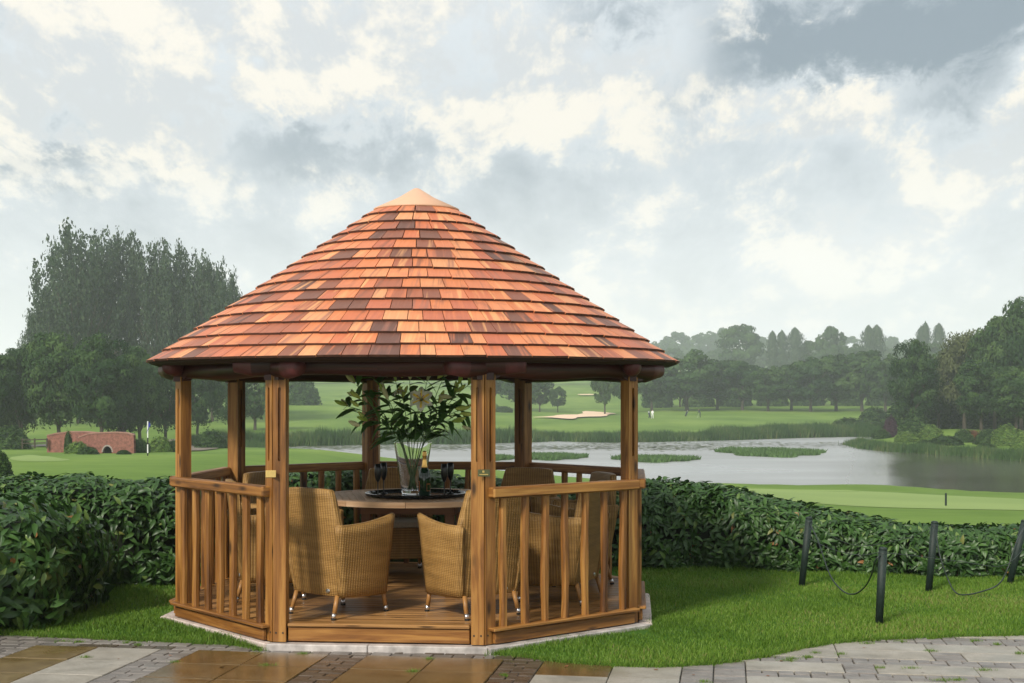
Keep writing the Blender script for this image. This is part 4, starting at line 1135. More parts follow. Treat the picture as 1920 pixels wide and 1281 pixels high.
def lily(px, py, Y, sc, dirv, nm='flower'):
    f = link(nm, None); dirv = Vector(dirv).normalized()
    f.matrix_basis = Matrix.Translation(W(px, py, Y))@dirv.to_track_quat('Z', 'Y').to_matrix().to_4x4(); f.scale = (sc, sc, sc); bp_(f)
    for i in range(6):
        b = MB(); n = 6; ks = []; w = .030 if i % 2 else .022; mid = []
        for j in range(n+1):
            t = j/n; ww = w*math.sin(math.pi*(.10+.90*t))**.7 if t < 1 else .001; y = .012+.078*t; z = .035*math.sin(t*2.0)-.03*t*t
            ks.append(b.add([(-ww/1, y, z+.004), (-ww*.28, y, z), (ww*.28, y, z), (ww/1, y, z+.004)]))
        for j in range(n):
            for q in range(3): b.face((ks[j]+q, ks[j]+q+1, ks[j+1]+q+1, ks[j+1]+q), None, 0., 1 if q == 1 and j < 4 else 0)
        o = b.obj('petal', [M['petal'], M['petal_mid']], f, smooth=True); o.rotation_euler = (0, 0, i*math.pi/3)
        s_ = MB(); a = i*math.pi/3+.5; s_.tube([(0, 0, 0), (math.cos(a)*.012, math.sin(a)*.012, .04), (math.cos(a)*.022, math.sin(a)*.022, .058)], [.0012]*3, 5)
        s_.tube([(math.cos(a)*.016, math.sin(a)*.016, .059), (math.cos(a)*.03, math.sin(a)*.03, .060)], [.0028]*2, 6, mi=1); s_.obj('stamen', [M['lily_stem'], M['anther']], f)
lily(790, 749, 10.78, 1.15, (-.05, -1, .25))
lily(748, 738, 10.86, .62, (-.3, -.4, 1.0))
for px, py, Y, d, s, r in ((724, 741, 10.85, (-.35, -.2, .9), 1.0, 2), (769, 703, 10.95, (0, -.1, 1), .95, 2), (690, 697, 11., (.35, .2, -.3), .8, 0), (661, 793, 10.85, (.9, -.3, -.35), .95, 2), (752, 700, 11, (-.2, 0, .9), .85, 0),
                           (838, 744, 10.9, (-.9, -.2, .1), .95, 2), (862, 766, 10.85, (1, -.2, .1), 1.0, 1), (872, 776, 10.85, (1, -.2, -.1), .9, 1), (664, 756, 10.9, (.6, -.3, -.4), .8, 1), (827, 703, 10.95, (.6, 0, .6), .95, 1), (668, 742, 10.9, (-.5, -.2, .35), .9, 1), (863, 712, 10.95, (.35, 0, .9), .8, 0), (874, 802, 10.9, (.9, -.2, -.3), .7, 2)):
    o = link('bud', BM[r]); d = Vector(d).normalized(); o.matrix_basis = Matrix.Translation(W(px, py, Y)-d*.04)@d.to_track_quat('Z', 'Y').to_matrix().to_4x4(); o.scale = (s*1.35, s*1.35, s*1.15); bp_(o)

# ------------------------------------------------------------------ hedges with real leaves
HL = leaf_mesh('leaf', 1., .36, M['hedge_leaf'], .35, .35, 4)
_hv = np.array([v.co for v in HL.vertices]); _hf = np.array([list(p.vertices) for p in HL.polygons])
HLV = [leaf_mesh('leaf', 1., .34, M['hedge_leaf'], bb, .35, 4, rr) for bb, rr in ((.3, .3), (.45, .5), (.2, .65), (.4, .8), (.35, .15), (.3, .93))]
def leaf_frames(P, N, size):
    """positions, outward normals -> rosette leaf frames"""
    n = len(P); up = np.array([0, 0, 1.])
    a = rng.uniform(0, 6.283, n); t1 = np.cross(N, up+rng.normal(0, .1, (n, 3))); t1 /= np.linalg.norm(t1, axis=1)[:, None]+1e-9
    t2 = np.cross(N, t1)
    d = t1*np.cos(a)[:, None]+t2*np.sin(a)[:, None]+N*rng.uniform(.15, .9, n)[:, None]; d[:, 2] -= rng.uniform(0, .35, n); d /= np.linalg.norm(d, axis=1)[:, None]
    zz = N*1.0+rng.normal(0, .35, (n, 3))+np.array([0, 0, .5]); x = np.cross(d, zz); x /= np.linalg.norm(x, axis=1)[:, None]+1e-9; z = np.cross(x, d)
    s = size*rng.uniform(.6, 1.2, n)
    return np.stack([x, d, z], axis=2), s      # columns are the axes
def make_hedge(name, label, cat, P, N, core_mb, size, rshift=0.):
    t = thing(name, label, cat, (float(P[:, 0].mean()), float(P[:, 1].mean()), -.035))
    inv = Matrix.Translation(-t.location)
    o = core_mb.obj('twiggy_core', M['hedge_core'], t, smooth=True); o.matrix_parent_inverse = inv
    B, s = leaf_frames(P, N, size); n = len(P)
    view = np.array([0, 0, CAMZ])-P; dist = np.linalg.norm(view, axis=1); px = 960+F*P[:, 0]/P[:, 1]
    score = s/dist*np.clip((B[:, :, 2]*view).sum(1)/dist, 0, 1)*((px > 0) & (px < 1920))*((N*view).sum(1) > 0)
    best = set(np.argsort(-score)[:300].tolist()); keep = np.array([i not in best for i in range(n)])
    for i in best:
        m4 = Matrix([[*(B[i][r]*s[i]), P[i][r]] for r in range(3)]+[[0, 0, 0, 1]])
        o = link('leaf', HLV[int(rng.integers(0, 6))] if rng.random() > .02 else HLV[5]); o.parent = t; o.matrix_parent_inverse = inv; o.matrix_basis = m4
    Bk, sk, Pk = B[keep], s[keep], P[keep]
    V = np.einsum('nij,vj->nvi', Bk*sk[:, None, None], _hv)+Pk[:, None, :]
    Fc = (np.arange(len(Pk))[:, None, None]*len(_hv)+_hf[None]).reshape(-1, 4)
    r = np.clip(rng.normal(.42, .2, len(Pk))+rshift, 0, .97); r[rng.random(len(Pk)) < .006] = 1.
    o = link('foliage', np_mesh('foliage', V.reshape(-1, 3), Fc, M['hedge_leaf'], np.repeat(r, len(_hf)), True), t, kind='stuff'); o.matrix_parent_inverse = inv
    return t
def hedge_surface(path, n):
    """path rows: x, y, top z, half width. Rounded section swept along it, with lumps"""
    path = np.array(path, float); seg = np.linalg.norm(np.diff(path[:, :2], axis=0), axis=1); cum = np.r_[0, np.cumsum(seg)]
    def at(s): return np.column_stack([np.interp(s, cum, path[:, i]) for i in range(4)])
    s = rng.uniform(0, cum[-1], n); q = at(s); d = at(np.minimum(s+.05, cum[-1]))[:, :2]-at(np.maximum(s-.05, 0))[:, :2]; d /= np.linalg.norm(d, axis=1)[:, None]
    nr = np.column_stack([d[:, 1], -d[:, 0]])      # towards the camera for a path that goes to +x
    a = rng.uniform(-.7, math.pi+.1, n); a = np.where(rng.random(n) < .62, rng.uniform(-.9, 1.9, n), a)
    z0 = -.03; hgt = q[:, 2]-z0
    ca, sa = np.cos(a), np.sin(a); pw = .62
    cx = np.sign(ca)*np.abs(ca)**pw; sz = np.sign(sa)*np.abs(sa)**pw
    lump = 1+.09*np.sin(s*4.3+a*2)+.07*np.sin(s*9.1-a*3+1)+.05*np.sin(s*17+a*5)
    depth = rng.uniform(.90, 1.03, n)
    off = q[:, 3]*cx*lump*depth; zz = z0+hgt*.45+hgt*.55*sz*(lump*.5+.5)*depth
    P = np.column_stack([q[:, 0]+nr[:, 0]*off, q[:, 1]+nr[:, 1]*off, zz])
    N = np.column_stack([nr[:, 0]*ca, nr[:, 1]*ca, sa+.15]); N /= np.linalg.norm(N, axis=1)[:, None]
    ok = P[:, 2] > -.02; P, N = P[ok], N[ok]
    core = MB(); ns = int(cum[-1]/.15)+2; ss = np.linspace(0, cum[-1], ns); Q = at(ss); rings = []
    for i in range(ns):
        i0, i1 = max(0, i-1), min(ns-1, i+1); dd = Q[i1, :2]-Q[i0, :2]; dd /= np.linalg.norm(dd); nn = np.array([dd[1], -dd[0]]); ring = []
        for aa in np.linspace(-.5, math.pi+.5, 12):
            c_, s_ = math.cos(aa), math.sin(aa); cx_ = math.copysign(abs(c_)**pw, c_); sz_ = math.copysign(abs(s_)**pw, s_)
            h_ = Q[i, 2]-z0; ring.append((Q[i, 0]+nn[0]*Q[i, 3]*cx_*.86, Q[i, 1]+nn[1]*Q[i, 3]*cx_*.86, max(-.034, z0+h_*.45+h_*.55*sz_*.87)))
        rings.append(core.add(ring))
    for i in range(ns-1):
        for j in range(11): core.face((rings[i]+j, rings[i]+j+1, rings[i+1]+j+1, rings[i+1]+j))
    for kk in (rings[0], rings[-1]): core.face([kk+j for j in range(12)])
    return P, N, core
P, N, C_ = hedge_surface([(-6.6, 12.35, .95, .62), (-5.0, 12.55, .93, .62), (-3.9, 12.75, .90, .60), (-3.2, 13.0, .88, .55), (-2.6, 13.45, .92, .5), (-1.9, 13.75, .96, .45), (-.9, 13.9, .92, .42), (.1, 13.95, .76, .40), (.9, 14.0, .70, .40)], 21000)
make_hedge('laurel_hedge', 'clipped green leafy hedge running behind the gazebo from the left', 'hedge', P, N, C_, .100)
P, N, C_ = hedge_surface([(.95, 14.05, .72, .40), (1.35, 14.15, .80, .50), (1.9, 14.15, .76, .52), (2.6, 13.95, .66, .52), (3.1, 13.8, .52, .50), (3.9, 13.6, .39, .50), (4.6, 13.5, .37, .50), (5.3, 13.4, .38, .5), (6.4, 13.2, .38, .5)], 18500)
make_hedge('laurel_hedge', 'clipped green leafy hedge on the right that steps down beyond the rope posts', 'hedge', P, N, C_, .100)
def bush_surface(c, rad, h, n):
    u = rng.normal(0, 1, (n, 3)); u /= np.linalg.norm(u, axis=1)[:, None]; u[:, 2] = np.abs(u[:, 2])*1.0-.95*rng.random(n)*(rng.random(n) < .6)
    u /= np.linalg.norm(u, axis=1)[:, None]
    a = np.arctan2(u[:, 1], u[:, 0]); lump = 1+.07*np.sin(a*5+u[:, 2]*4)+.05*np.sin(a*11+1)+.04*np.sin(u[:, 2]*13)
    d = rng.uniform(.88, 1.03, n)*lump; pw = .75
    hz = np.sqrt(u[:, 0]**2+u[:, 1]**2); k = (hz**pw)/np.maximum(hz, 1e-6)
    P = np.column_stack([c[0]+u[:, 0]*k*rad[0]*d, c[1]+u[:, 1]*k*rad[1]*d, h*.42+h*.58*np.sign(u[:, 2])*np.abs(u[:, 2])**pw*d-.03])
    N = u.copy(); ok = P[:, 2] > 0.0; core = MB()
    core.lathe([(max(.001, math.cos(t)**.75)*.86 if t < 1.57 else .001, h*.42+h*.58*math.copysign(abs(math.sin(t))**.75, math.sin(t))*.86-.03) for t in np.linspace(-.95, 1.5707, 10)], (0, 0, 0), 28)
    core.v = [(c[0]+x*rad[0]*min(1, .78+.5*max(z, 0)), c[1]+y*rad[1]*min(1, .78+.5*max(z, 0)), max(z, -.034)) for x, y, z in core.v]
    return P[ok], N[ok], core
P, N, C_ = bush_surface((-4.42, 10.75), (1.12, 1.15), .88, 7500)
make_hedge('leafy_shrub', 'big leafy evergreen bush at the lower left corner beside the paving', 'shrub', P, N, C_, .135, .06)

# ------------------------------------------------------------------ trees
def quad_leaves(P, N, size, name, mat, r):
    n = len(P); a = rng.normal(0, 1, (n, 3)); t1 = np.cross(N, a); t1 /= np.linalg.norm(t1, axis=1)[:, None]+1e-9; t2 = np.cross(N, t1)
    s = size*rng.uniform(.6, 1.3, n); t1 = t1*(s*.5)[:, None]; t2 = t2*(s*.8)[:, None]
    V = np.stack([P-t2, P+t1*.9, P+t2, P-t1*.9], axis=1).reshape(-1, 3)
    return np_mesh(name, V, np.arange(n*4).reshape(-1, 4), mat, r)
def crown_points(n, clumps, zc, zr, shape=None, seed=0, flat=1.0):
    g = np.random.default_rng(seed); C = []; Rr = []
    while len(C) < clumps:
        u = g.normal(0, 1, 3); u /= np.linalg.norm(u); rad = g.uniform(.35, 1.0)**.55*.80
        c = u*rad
        if shape: c = shape(c)
        C.append(c); Rr.append(g.uniform(.14, .27))
    C = np.array(C); Rr = np.array(Rr); w = Rr**2/np.sum(Rr**2); i = g.choice(len(C), n, p=w)
    u = g.normal(0, 1, (n, 3)); u /= np.linalg.norm(u, axis=1)[:, None]; u[:, 2] = np.where((u[:, 2] < -.2) & (g.random(n) < .6), -u[:, 2], u[:, 2])
    rr = Rr[i]*g.uniform(.55, 1.12, n)**.6; P = C[i]+u*rr[:, None]*np.array([1, 1, .72])
    N = u*.8+P*.4+g.normal(0, .35, (n, 3)); N /= np.linalg.norm(N, axis=1)[:, None]
    P = P*np.array([.5, .5, zr])+np.array([0, 0, zc]); cl = g.random(len(C))
    r = np.clip(.35*g.random(n)+.65*cl[i], 0, 1)
    return P, N, r, C*np.array([.5, .5, zr])+np.array([0, 0, zc])
def trunk_mesh(limbs, base=.03, split=.28, crownC=None, seed=0, name='trunk'):
    g = random.Random(seed); b = MB()
    b.tube([(0, 0, -.06), (0, 0, 0.0), (g.uniform(-.01, .01), 0, split*.6), (g.uniform(-.015, .015), g.uniform(-.01, .01), split), (0, 0, split+.25)], [base*1.35, base*1.1, base*.85, base*.75, base*.3], 7)
    if crownC is not None:
        idx = g.sample(range(len(crownC)), min(limbs, len(crownC)))
        for i in idx:
            c = Vector(crownC[i]); z0 = split*g.uniform(.7, 1.15); m_ = Vector((c.x*.35, c.y*.35, z0+(c.z-z0)*.5)); b.tube([(0, 0, z0), m_, c], [base*.5, base*.32, base*.12], 5)
    return b.mesh(name, M['bark'], smooth=True)
PROTO = {}
def proto(kind):
    if kind in PROTO: return PROTO[kind]
    s = hash(kind) % 97 if False else sum(map(ord, kind))
    if kind[:5] == 'broad' or kind[:4] == 'near':
        near = kind[:4] == 'near'; n = 15000 if near else 7000; P, N, r, C_ = crown_points(n, 110 if near else 70, .55, .47, seed=s)
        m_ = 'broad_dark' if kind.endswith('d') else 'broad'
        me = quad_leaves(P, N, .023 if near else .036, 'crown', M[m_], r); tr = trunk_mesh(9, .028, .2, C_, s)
    elif kind[:6] == 'poplar':    # several upright leaders, feathery top
        g = np.random.default_rng(s); PP, NN = [], []; tips = []
        nb = 80
        for i in range(nb):
            a = g.uniform(0, 6.283); rad = g.uniform(.02, 1)**.6*.47; zt = 1.0-.38*(rad/.47)**2.2*g.uniform(.5, 1)-g.uniform(0, .15); zb = max(.10, zt-g.uniform(.38, .6))
            m_ = 190; t = g.random(m_)**.8; lx, ly = math.cos(a)*rad, math.sin(a)*rad
            x = lx*(.35+.65*t**.6)+g.normal(0, .042, m_)*(1.2-t*.70); y = ly*(.35+.65*t**.6)+g.normal(0, .042, m_)*(1.2-t*.70); z = zb+(zt-zb)*t+g.normal(0, .008, m_)
            PP.append(np.column_stack([x, y, z])); u = g.normal(0, 1, (m_, 3)); u[:, :2] += np.array([lx, ly])*2; NN.append(u/np.linalg.norm(u, axis=1)[:, None]); tips.append((lx, ly, (zb+zt)/2))
        P = np.concatenate(PP); N = np.concatenate(NN); r = rng.random(len(P)); me = quad_leaves(P, N, .0175, 'crown', M['poplar'], r); tr = trunk_mesh(26, .022, .14, tips, s)
    elif kind == 'lombardy':
        g = np.random.default_rng(s); n = 3500; t = g.random(n)**.8; a = g.uniform(0, 6.283, n); w = (1-t**8)**.8*np.clip(t*6+.3, 0, 1)*.5*g.uniform(.45, 1.05, n)*(1+.22*np.sin(t*31+a*2)+.15*np.sin(t*57-a*3))
        P = np.column_stack([np.cos(a)*w, np.sin(a)*w, .05+.95*t]); N = np.column_stack([np.cos(a), np.sin(a), g.uniform(0, .8, n)]); N /= np.linalg.norm(N, axis=1)[:, None]
        me = quad_leaves(P, N, .045, 'crown', M['poplar'], g.random(n)); tr = trunk_mesh(0, .04, .2, None, s)
    elif kind == 'willow':
        P, N, r, C_ = crown_points(9000, 60, .58, .42, seed=s); P[:, 2] -= rng.uniform(0, .12, len(P)); me = quad_leaves(P, N, .026, 'crown', M['willow'], r); tr = trunk_mesh(8, .03, .2, C_, s)
    else:                        # domes of shrubbery
        mat = {'shrub_d': 'broad_dark', 'shrub_l': 'lightshrub', 'shrub_p': 'purple', 'shrub_r': 'rust', 'shrub_m': 'broad'}[kind]
        g = np.random.default_rng(s); n = 5000; u = g.normal(0, 1, (n, 3)); u /= np.linalg.norm(u, axis=1)[:, None]; u[:, 2] = np.abs(u[:, 2])
        a = np.arctan2(u[:, 1], u[:, 0]); d = g.uniform(.75, 1.03, n)*(1+.08*np.sin(a*4+u[:, 2]*5)+.05*np.sin(a*9-u[:, 2]*8))
        P = u*d[:, None]*np.array([.5, .5, 1.]); N = u+g.normal(0, .4, (n, 3)); N /= np.linalg.norm(N, axis=1)[:, None]
        me = quad_leaves(P, N, .055, 'crown', M[mat], g.random(n)); tr = trunk_mesh(0, .05, .4, None, s)
    PROTO[kind] = (me, tr); return PROTO[kind]
def ordinal(n): return ['first', 'second', 'third', 'fourth', 'fifth', 'sixth', 'seventh', 'eighth', 'ninth', 'tenth', 'eleventh', 'twelfth', 'thirteenth', 'fourteenth', 'fifteenth', 'sixteenth', 'seventeenth', 'eighteenth', 'nineteenth', 'twentieth', 'twenty-first', 'twenty-second', 'twenty-third', 'twenty-fourth'][n]
def plant(px, topy, Y, wpx, kind, label, name='tree', cat='tree', group=None, rz=None, basey=None, z=None):
    if basey is not None and Y is None: h = hit(px, basey); Y = h.y
    X = (px-960)/F*Y; zg = Hs(X, Y) if z is None else z; ht = CAMZ+(740-topy)/F*Y-zg; w = wpx/F*Y*(1.18 if kind[:5] == 'broad' else 1.35 if kind[:4] == 'popl' else 1.5 if kind[:4] == 'lomb' else 1.)
    me, tr = proto(kind); a = random.uniform(0, 6.28) if rz is None else rz
    t = link(name, None, None, (X, Y, zg), (0, 0, a), (w, w, ht), label=label, category=cat); t.empty_display_size = .3
    if group: t['group'] = group
    link('crown', me, t); link('trunk', tr, t)
    return t
G1 = 'tall hazy poplars on the left'; G2 = 'dark trees along the left bank'; G3 = 'trees of the far treeline'; G4 = 'trees rising behind the far treeline'; G5 = 'large trees on the right shore'; G6 = 'faded trees on the skyline'
for px, ty, Y, w, k, lab in [
 (148, 412, 232, 150, 'poplar_a', 'tall feathery poplar at the left end of its group, widest crown'),
 (222, 412, 240, 120, 'poplar_b', 'tall feathery poplar with the highest crown, second from the left of its group'),
 (300, 438, 236, 105, 'poplar_c', 'tall feathery poplar in the middle of its group, third from the left'),
 (348, 450, 240, 100, 'poplar_a', 'tall feathery poplar fourth from the left of its group'),
 (398, 468, 234, 95, 'poplar_b', 'tall feathery poplar just above the roof slope on the left'),
 (428, 515, 228, 70, 'poplar_c', 'shorter poplar touching the roof slope, right end of its group'),
 (105, 520, 228, 90, 'poplar_b', 'shorter leaning poplar at the outer left edge of its group')]:
    plant(px, ty, Y, w, k, lab, 'poplar_tree', group=G1)
plant(66, 580, 330, 50, 'poplar_c', 'pale fog-faded poplar behind the left dark trees', 'poplar_tree', group=G1)
for px, ty, Y, w, k, lab in [
 (-30, 632, 138, 150, 'near_bd', 'dark broadleaf tree cut by the left edge of the picture'),
 (40, 636, 146, 130, 'near_d', 'dark broadleaf tree second from the left edge'),
 (110, 612, 140, 150, 'near_m', 'large dark tree with rounded crown below the tall poplars'),
 (190, 622, 136, 150, 'near_bd', 'dark tree with spreading crown above the brick bridge'),
 (262, 640, 142, 130, 'near_m', 'dark tree directly left of the roof corner'),
 (310, 655, 150, 120, 'near_d', 'dark tree behind the left corner post of the gazebo'),
 (370, 660, 165, 110, 'near_bd', 'dark tree seen between the two left posts'),
 (430, 672, 185, 100, 'near_m', 'dark tree with bare trunks behind the rear left post'),
 (478, 672, 205, 90, 'broad_c', 'dark tree seen between the rear left and front left posts'),
 (0, 700, 150, 160, 'near_m', 'low dark tree under the leftmost crowns'),
 (230, 700, 152, 160, 'near_d', 'low dark tree in the shade behind the brick bridge')]:
    plant(px, ty, Y, w, k, lab, 'broadleaf_tree', group=G2)
plant(562, 706, 300, 75, 'shrub_m', 'round grey-green bush mass on the hillside behind the front left post', 'bush', 'bush')
for px, ty, Y, w, k, lab in [
 (925, 640, 335, 100, 'broad_b', 'hazy tree left of the rear right post, above the flower beds'),
 (975, 665, 330, 90, 'broad_d', 'dark hazy tree directly behind the rear right post'),
 (1012, 702, 318, 50, 'broad_cd', 'small dark tree just right of the rear right post'),
 (1046, 722, 316, 32, 'broad_ad', 'smallest dark tree standing beside the sand bunker'),
 (1134, 672, 296, 52, 'broad_b', 'lone tree with clear trunk near the sand bunker'),
 (1172, 668, 322, 50, 'broad_a', 'tree behind the right corner post of the gazebo'),
 (1222, 655, 335, 75, 'broad_c', 'treeline tree just right of the right corner post'),
 (1288, 648, 330, 120, 'broad_a', 'broad treeline tree right of the roof corner'),
 (1345, 672, 338, 85, 'broad_b', 'lower treeline tree second right of the roof corner'),
 (1392, 668, 332, 95, 'broad_cd', 'treeline tree standing below the big hazy crown'),
 (1440, 680, 325, 85, 'broad_a', 'treeline tree below the left pair of pointed poplars'),
 (1484, 676, 330, 85, 'broad_b', 'treeline tree below the tallest pointed poplar'),
 (1520, 664, 322, 95, 'broad_ad', 'treeline tree with a pale trunk at its foot'),
 (1568, 658, 326, 100, 'broad_c', 'treeline tree with wide crown right of the pale trunk'),
 (1616, 652, 324, 100, 'broad_b', 'tall treeline tree third from the right shore trees'),
 (1660, 655, 318, 90, 'broad_a', 'treeline tree beside the dark right shore trees'),
 (1700, 668, 312, 90, 'broad_cd', 'treeline tree mostly hidden by the dark right shore trees')]:
    plant(px, ty, Y, w, k, lab, 'broadleaf_tree', group=G3)
for px, ty, Y, w, k, lab in [
 (1385, 602, 620, 82, 'broad_c', 'big round hazy tree rising highest left of the pointed poplars'),
 (1448, 622, 620, 15, 'lombardy', 'slim pointed poplar, left one of three behind the treeline'),
 (1466, 621, 620, 18, 'lombardy', 'slim pointed poplar, middle one of three behind the treeline'),
 (1491, 616, 620, 24, 'lombardy', 'pointed poplar, widest and tallest of the three behind the treeline'),
 (1530, 622, 620, 52, 'broad_a', 'hazy tree with sloping crown right of the three pointed poplars'),
 (1563, 607, 620, 50, 'broad_b', 'tall hazy tree joined to the sloping crown behind the treeline'),
 (1629, 612, 620, 22, 'lombardy', 'pointed poplar, left of the close pair above the treeline'),
 (1644, 611, 620, 22, 'lombardy', 'pointed poplar, right of the close pair above the treeline'),
 (1600, 640, 620, 60, 'broad_a', 'low hazy tree between the tall crown and the close poplar pair'),
 (1727, 613, 620, 15, 'lombardy', 'short pointed poplar above the dark right shore trees, left of two'),
 (1735, 605, 620, 15, 'lombardy', 'pointed poplar above the dark right shore trees, nearest the left one'),
 (1760, 608, 620, 20, 'lombardy', 'pointed poplar above the dark right shore trees, standing apart to the right')]:
    plant(px, ty, Y, w, k, lab, 'poplar_tree' if k == 'lombardy' else 'broadleaf_tree', group=G4)
for px, ty, Y, w, k, lab in [
 (1712, 632, 186, 105, 'near_bd', 'dark shore tree at the left end of the right group, leaning over the water'),
 (1760, 655, 196, 100, 'near_m', 'mid green shore tree second from the left of the right group'),
 (1808, 602, 192, 125, 'willow', 'feathery pale willow in the middle of the right shore trees'),
 (1865, 582, 186, 120, 'near_m', 'tall shore tree right of the pale willow'),
 (1915, 552, 184, 130, 'near_bd', 'tallest shore tree at the right edge of the picture'),
 (1985, 545, 186, 140, 'near_d', 'shore tree cut by the right edge, rightmost of the group'),
 (1840, 668, 178, 120, 'near_d', 'low dark shore tree behind the garden bushes'),
 (1905, 680, 175, 120, 'near_m', 'low shore tree at the right edge behind the rust coloured bushes')]:
    plant(px, ty, Y, w, k, lab, 'willow_tree' if k == 'willow' else 'broadleaf_tree', group=G5)
for i, px in enumerate(range(1240, 1720, 34)):
    plant(px+random.uniform(-8, 8), 690+random.uniform(-8, 10), 356, 58, ('shrub_d', 'broad_ad', 'shrub_m', 'broad_cd')[i % 4], 'low dark growth filling the shade behind the treeline trunks, %s from the left' % ordinal(i), 'undergrowth_tree', group='low growth behind the treeline')
# skyline, faded
sk = [(1235, 634, 1150, 40), (1268, 620, 1150, 48), (1300, 624, 1150, 48), (1328, 616, 1150, 46), (1352, 612, 1150, 40), (1425, 628, 1150, 50), (1510, 636, 1150, 50), (1590, 628, 1150, 50), (1672, 628, 1150, 34), (1700, 634, 1150, 34),
      (600, 672, 560, 70), (655, 668, 570, 70), (712, 664, 560, 75), (770, 660, 560, 75), (830, 668, 570, 75), (885, 660, 560, 75), (940, 655, 560, 75), (1000, 650, 560, 75), (1060, 650, 560, 75), (1110, 645, 560, 75), (1165, 640, 570, 75),
      (540, 672, 550, 75), (480, 668, 550, 75), (420, 660, 560, 80), (350, 660, 560, 80), (280, 650, 560, 80), (200, 650, 560, 80), (120, 650, 560, 80), (40, 650, 560, 80), (-30, 650, 560, 80), (1220, 655, 800, 50), (1262, 650, 820, 50), (1302, 654, 800, 50), (1345, 648, 820, 50), (1385, 656, 800, 50), (1425, 650, 820, 50), (1468, 652, 800, 50), (1508, 648, 820, 50), (1548, 654, 800, 50), (1588, 650, 820, 50), (1628, 652, 800, 50), (1668, 648, 820, 50), (1705, 652, 800, 50),
      (1740, 640, 560, 75), (1800, 640, 560, 75), (1860, 640, 560, 75), (1920, 630, 560, 75)]
wood = []
for i, (px, ty, Y, w) in enumerate(sk):
    if i < 10: lab = 'fog-faded skyline tree, %s counted rightward from the right roof corner' % ordinal(i)
    else:
        me, tr = proto(('broad_a', 'broad_b', 'broad_c')[i % 3]); X = (px-960)/F*Y; zg = Hs(X, Y); w_ = w*1.15/F*Y; a = random.uniform(0, 6.28)
        co = np.empty(len(me.vertices)*3, np.float32); me.vertices.foreach_get('co', co); co = co.reshape(-1, 3)
        x_, y_ = co[:, 0]*math.cos(a)-co[:, 1]*math.sin(a), co[:, 0]*math.sin(a)+co[:, 1]*math.cos(a)
        wood.append(np.column_stack([x_*w_+X, y_*w_+Y, co[:, 2]*(CAMZ+(740-ty)/F*Y-zg)+zg])); continue
    plant(px, ty, Y, w*1.15, ('broad_a', 'broad_b', 'broad_c')[i % 3], lab, 'broadleaf_tree', group=G6 if i < 10 else 'distant wood behind the gazebo')
wv = np.concatenate(wood); link('distant_wood', np_mesh('distant_wood', wv, np.arange(len(wv)).reshape(-1, 4), M['broad'], rng.random(len(wv)//4)), kind='stuff', label='dim bluish distant wood closing the view behind the gazebo', category='wood')
# undergrowth and garden on the right shore
for px, ty, Y, w, k, lab in [
 (1670, 782, 176, 30, 'shrub_p', 'dark purple bush at the left of the shore garden'),
 (1653, 806, 172, 36, 'shrub_m', 'small grey-green dome at the waterside left of the purple bush'),
 (1714, 779, 168, 62, 'shrub_m', 'large rounded green dome bush behind the shore garden'),
 (1745, 798, 160, 46, 'shrub_l', 'bright green round bush beside the large dome'),
 (1702, 810, 158, 50, 'shrub_l', 'low yellow-green bush at the water below the purple one'),
 (1775, 818, 150, 60, 'shrub_d', 'low dark clipped mound in the middle of the garden'),
 (1806, 806, 155, 40, 'shrub_m', 'grey-green bush left of the rust coloured ones'),
 (1820, 808, 158, 55, 'shrub_r', 'rust red bush in the shore garden'),
 (1852, 806, 150, 50, 'shrub_m', 'olive bush between the rust bush and the yellow-green one'),
 (1888, 798, 148, 56, 'shrub_l', 'tall yellow-green bush at the right of the shore garden'),
 (1918, 812, 138, 46, 'shrub_l', 'yellow-green bush cut by the right picture edge'),
 (1850, 832, 138, 40, 'shrub_d', 'dark green bush near the reeds on the right'),
 (1740, 826, 148, 44, 'shrub_d', 'dark low bush just above the reeds'),
 (1700, 748, 192, 80, 'shrub_d', 'dark undergrowth below the leaning shore tree'),
 (1765, 745, 200, 90, 'shrub_d', 'dark undergrowth between the leaning tree and the pale willow'),
 (1830, 742, 198, 90, 'shrub_m', 'undergrowth at the foot of the pale willow'),
 (1895, 735, 196, 100, 'shrub_d', 'tall dark undergrowth below the tallest shore tree'),
 (1960, 735, 190, 90, 'shrub_d', 'dark undergrowth cut by the right picture edge'),
 (1635, 792, 205, 60, 'shrub_m', 'grey-green thicket at the end of the far shore reeds'),
 (1590, 784, 212, 60, 'shrub_m', 'thicket of tall weeds standing on the far shore reeds'),
 (1640, 765, 230, 60, 'shrub_d', 'dark bush at the foot of the leaning shore tree')]:
    plant(px, ty, Y, w, k, lab, 'bush', 'bush')
for px, ty, Y, w, k, lab in [
 (945, 762, 305, 34, 'shrub_m', 'grey-green flower bed bush left of the rear right post'), (925, 758, 310, 30, 'shrub_l', 'yellowish bed bush beside the right front post'), (985, 768, 300, 20, 'shrub_m', 'low bed bush beside the rear right post'), (905, 762, 308, 28, 'shrub_m', 'bed bush hidden partly by the right front post'),
 (145, 829, 96, 46, 'shrub_l', 'light green shrub growing before the brick bridge'), (128, 810, 99, 16, 'shrub_d', 'small dark upright shrub against the bridge wall'), (165, 838, 92, 40, 'shrub_m', 'low grey-green shrub at the foot of the bridge'),
 (232, 844, 92, 26, 'shrub_d', 'dark weeds clump in front of the bridge arch'), (262, 824, 100, 40, 'shrub_m', 'scrubby bush right of the brick bridge'), (300, 820, 103, 44, 'shrub_l', 'yellow-green bush behind the golf flag'), (330, 826, 104, 40, 'shrub_m', 'scrubby bush behind the left corner post'),
 (20, 800, 120, 70, 'shrub_m', 'rounded green bush under the trees at far left'), (395, 808, 128, 60, 'shrub_m', 'reedy green bush between the two left posts')]:
    plant(px, ty, Y, w, k, lab, 'bush', 'bush')
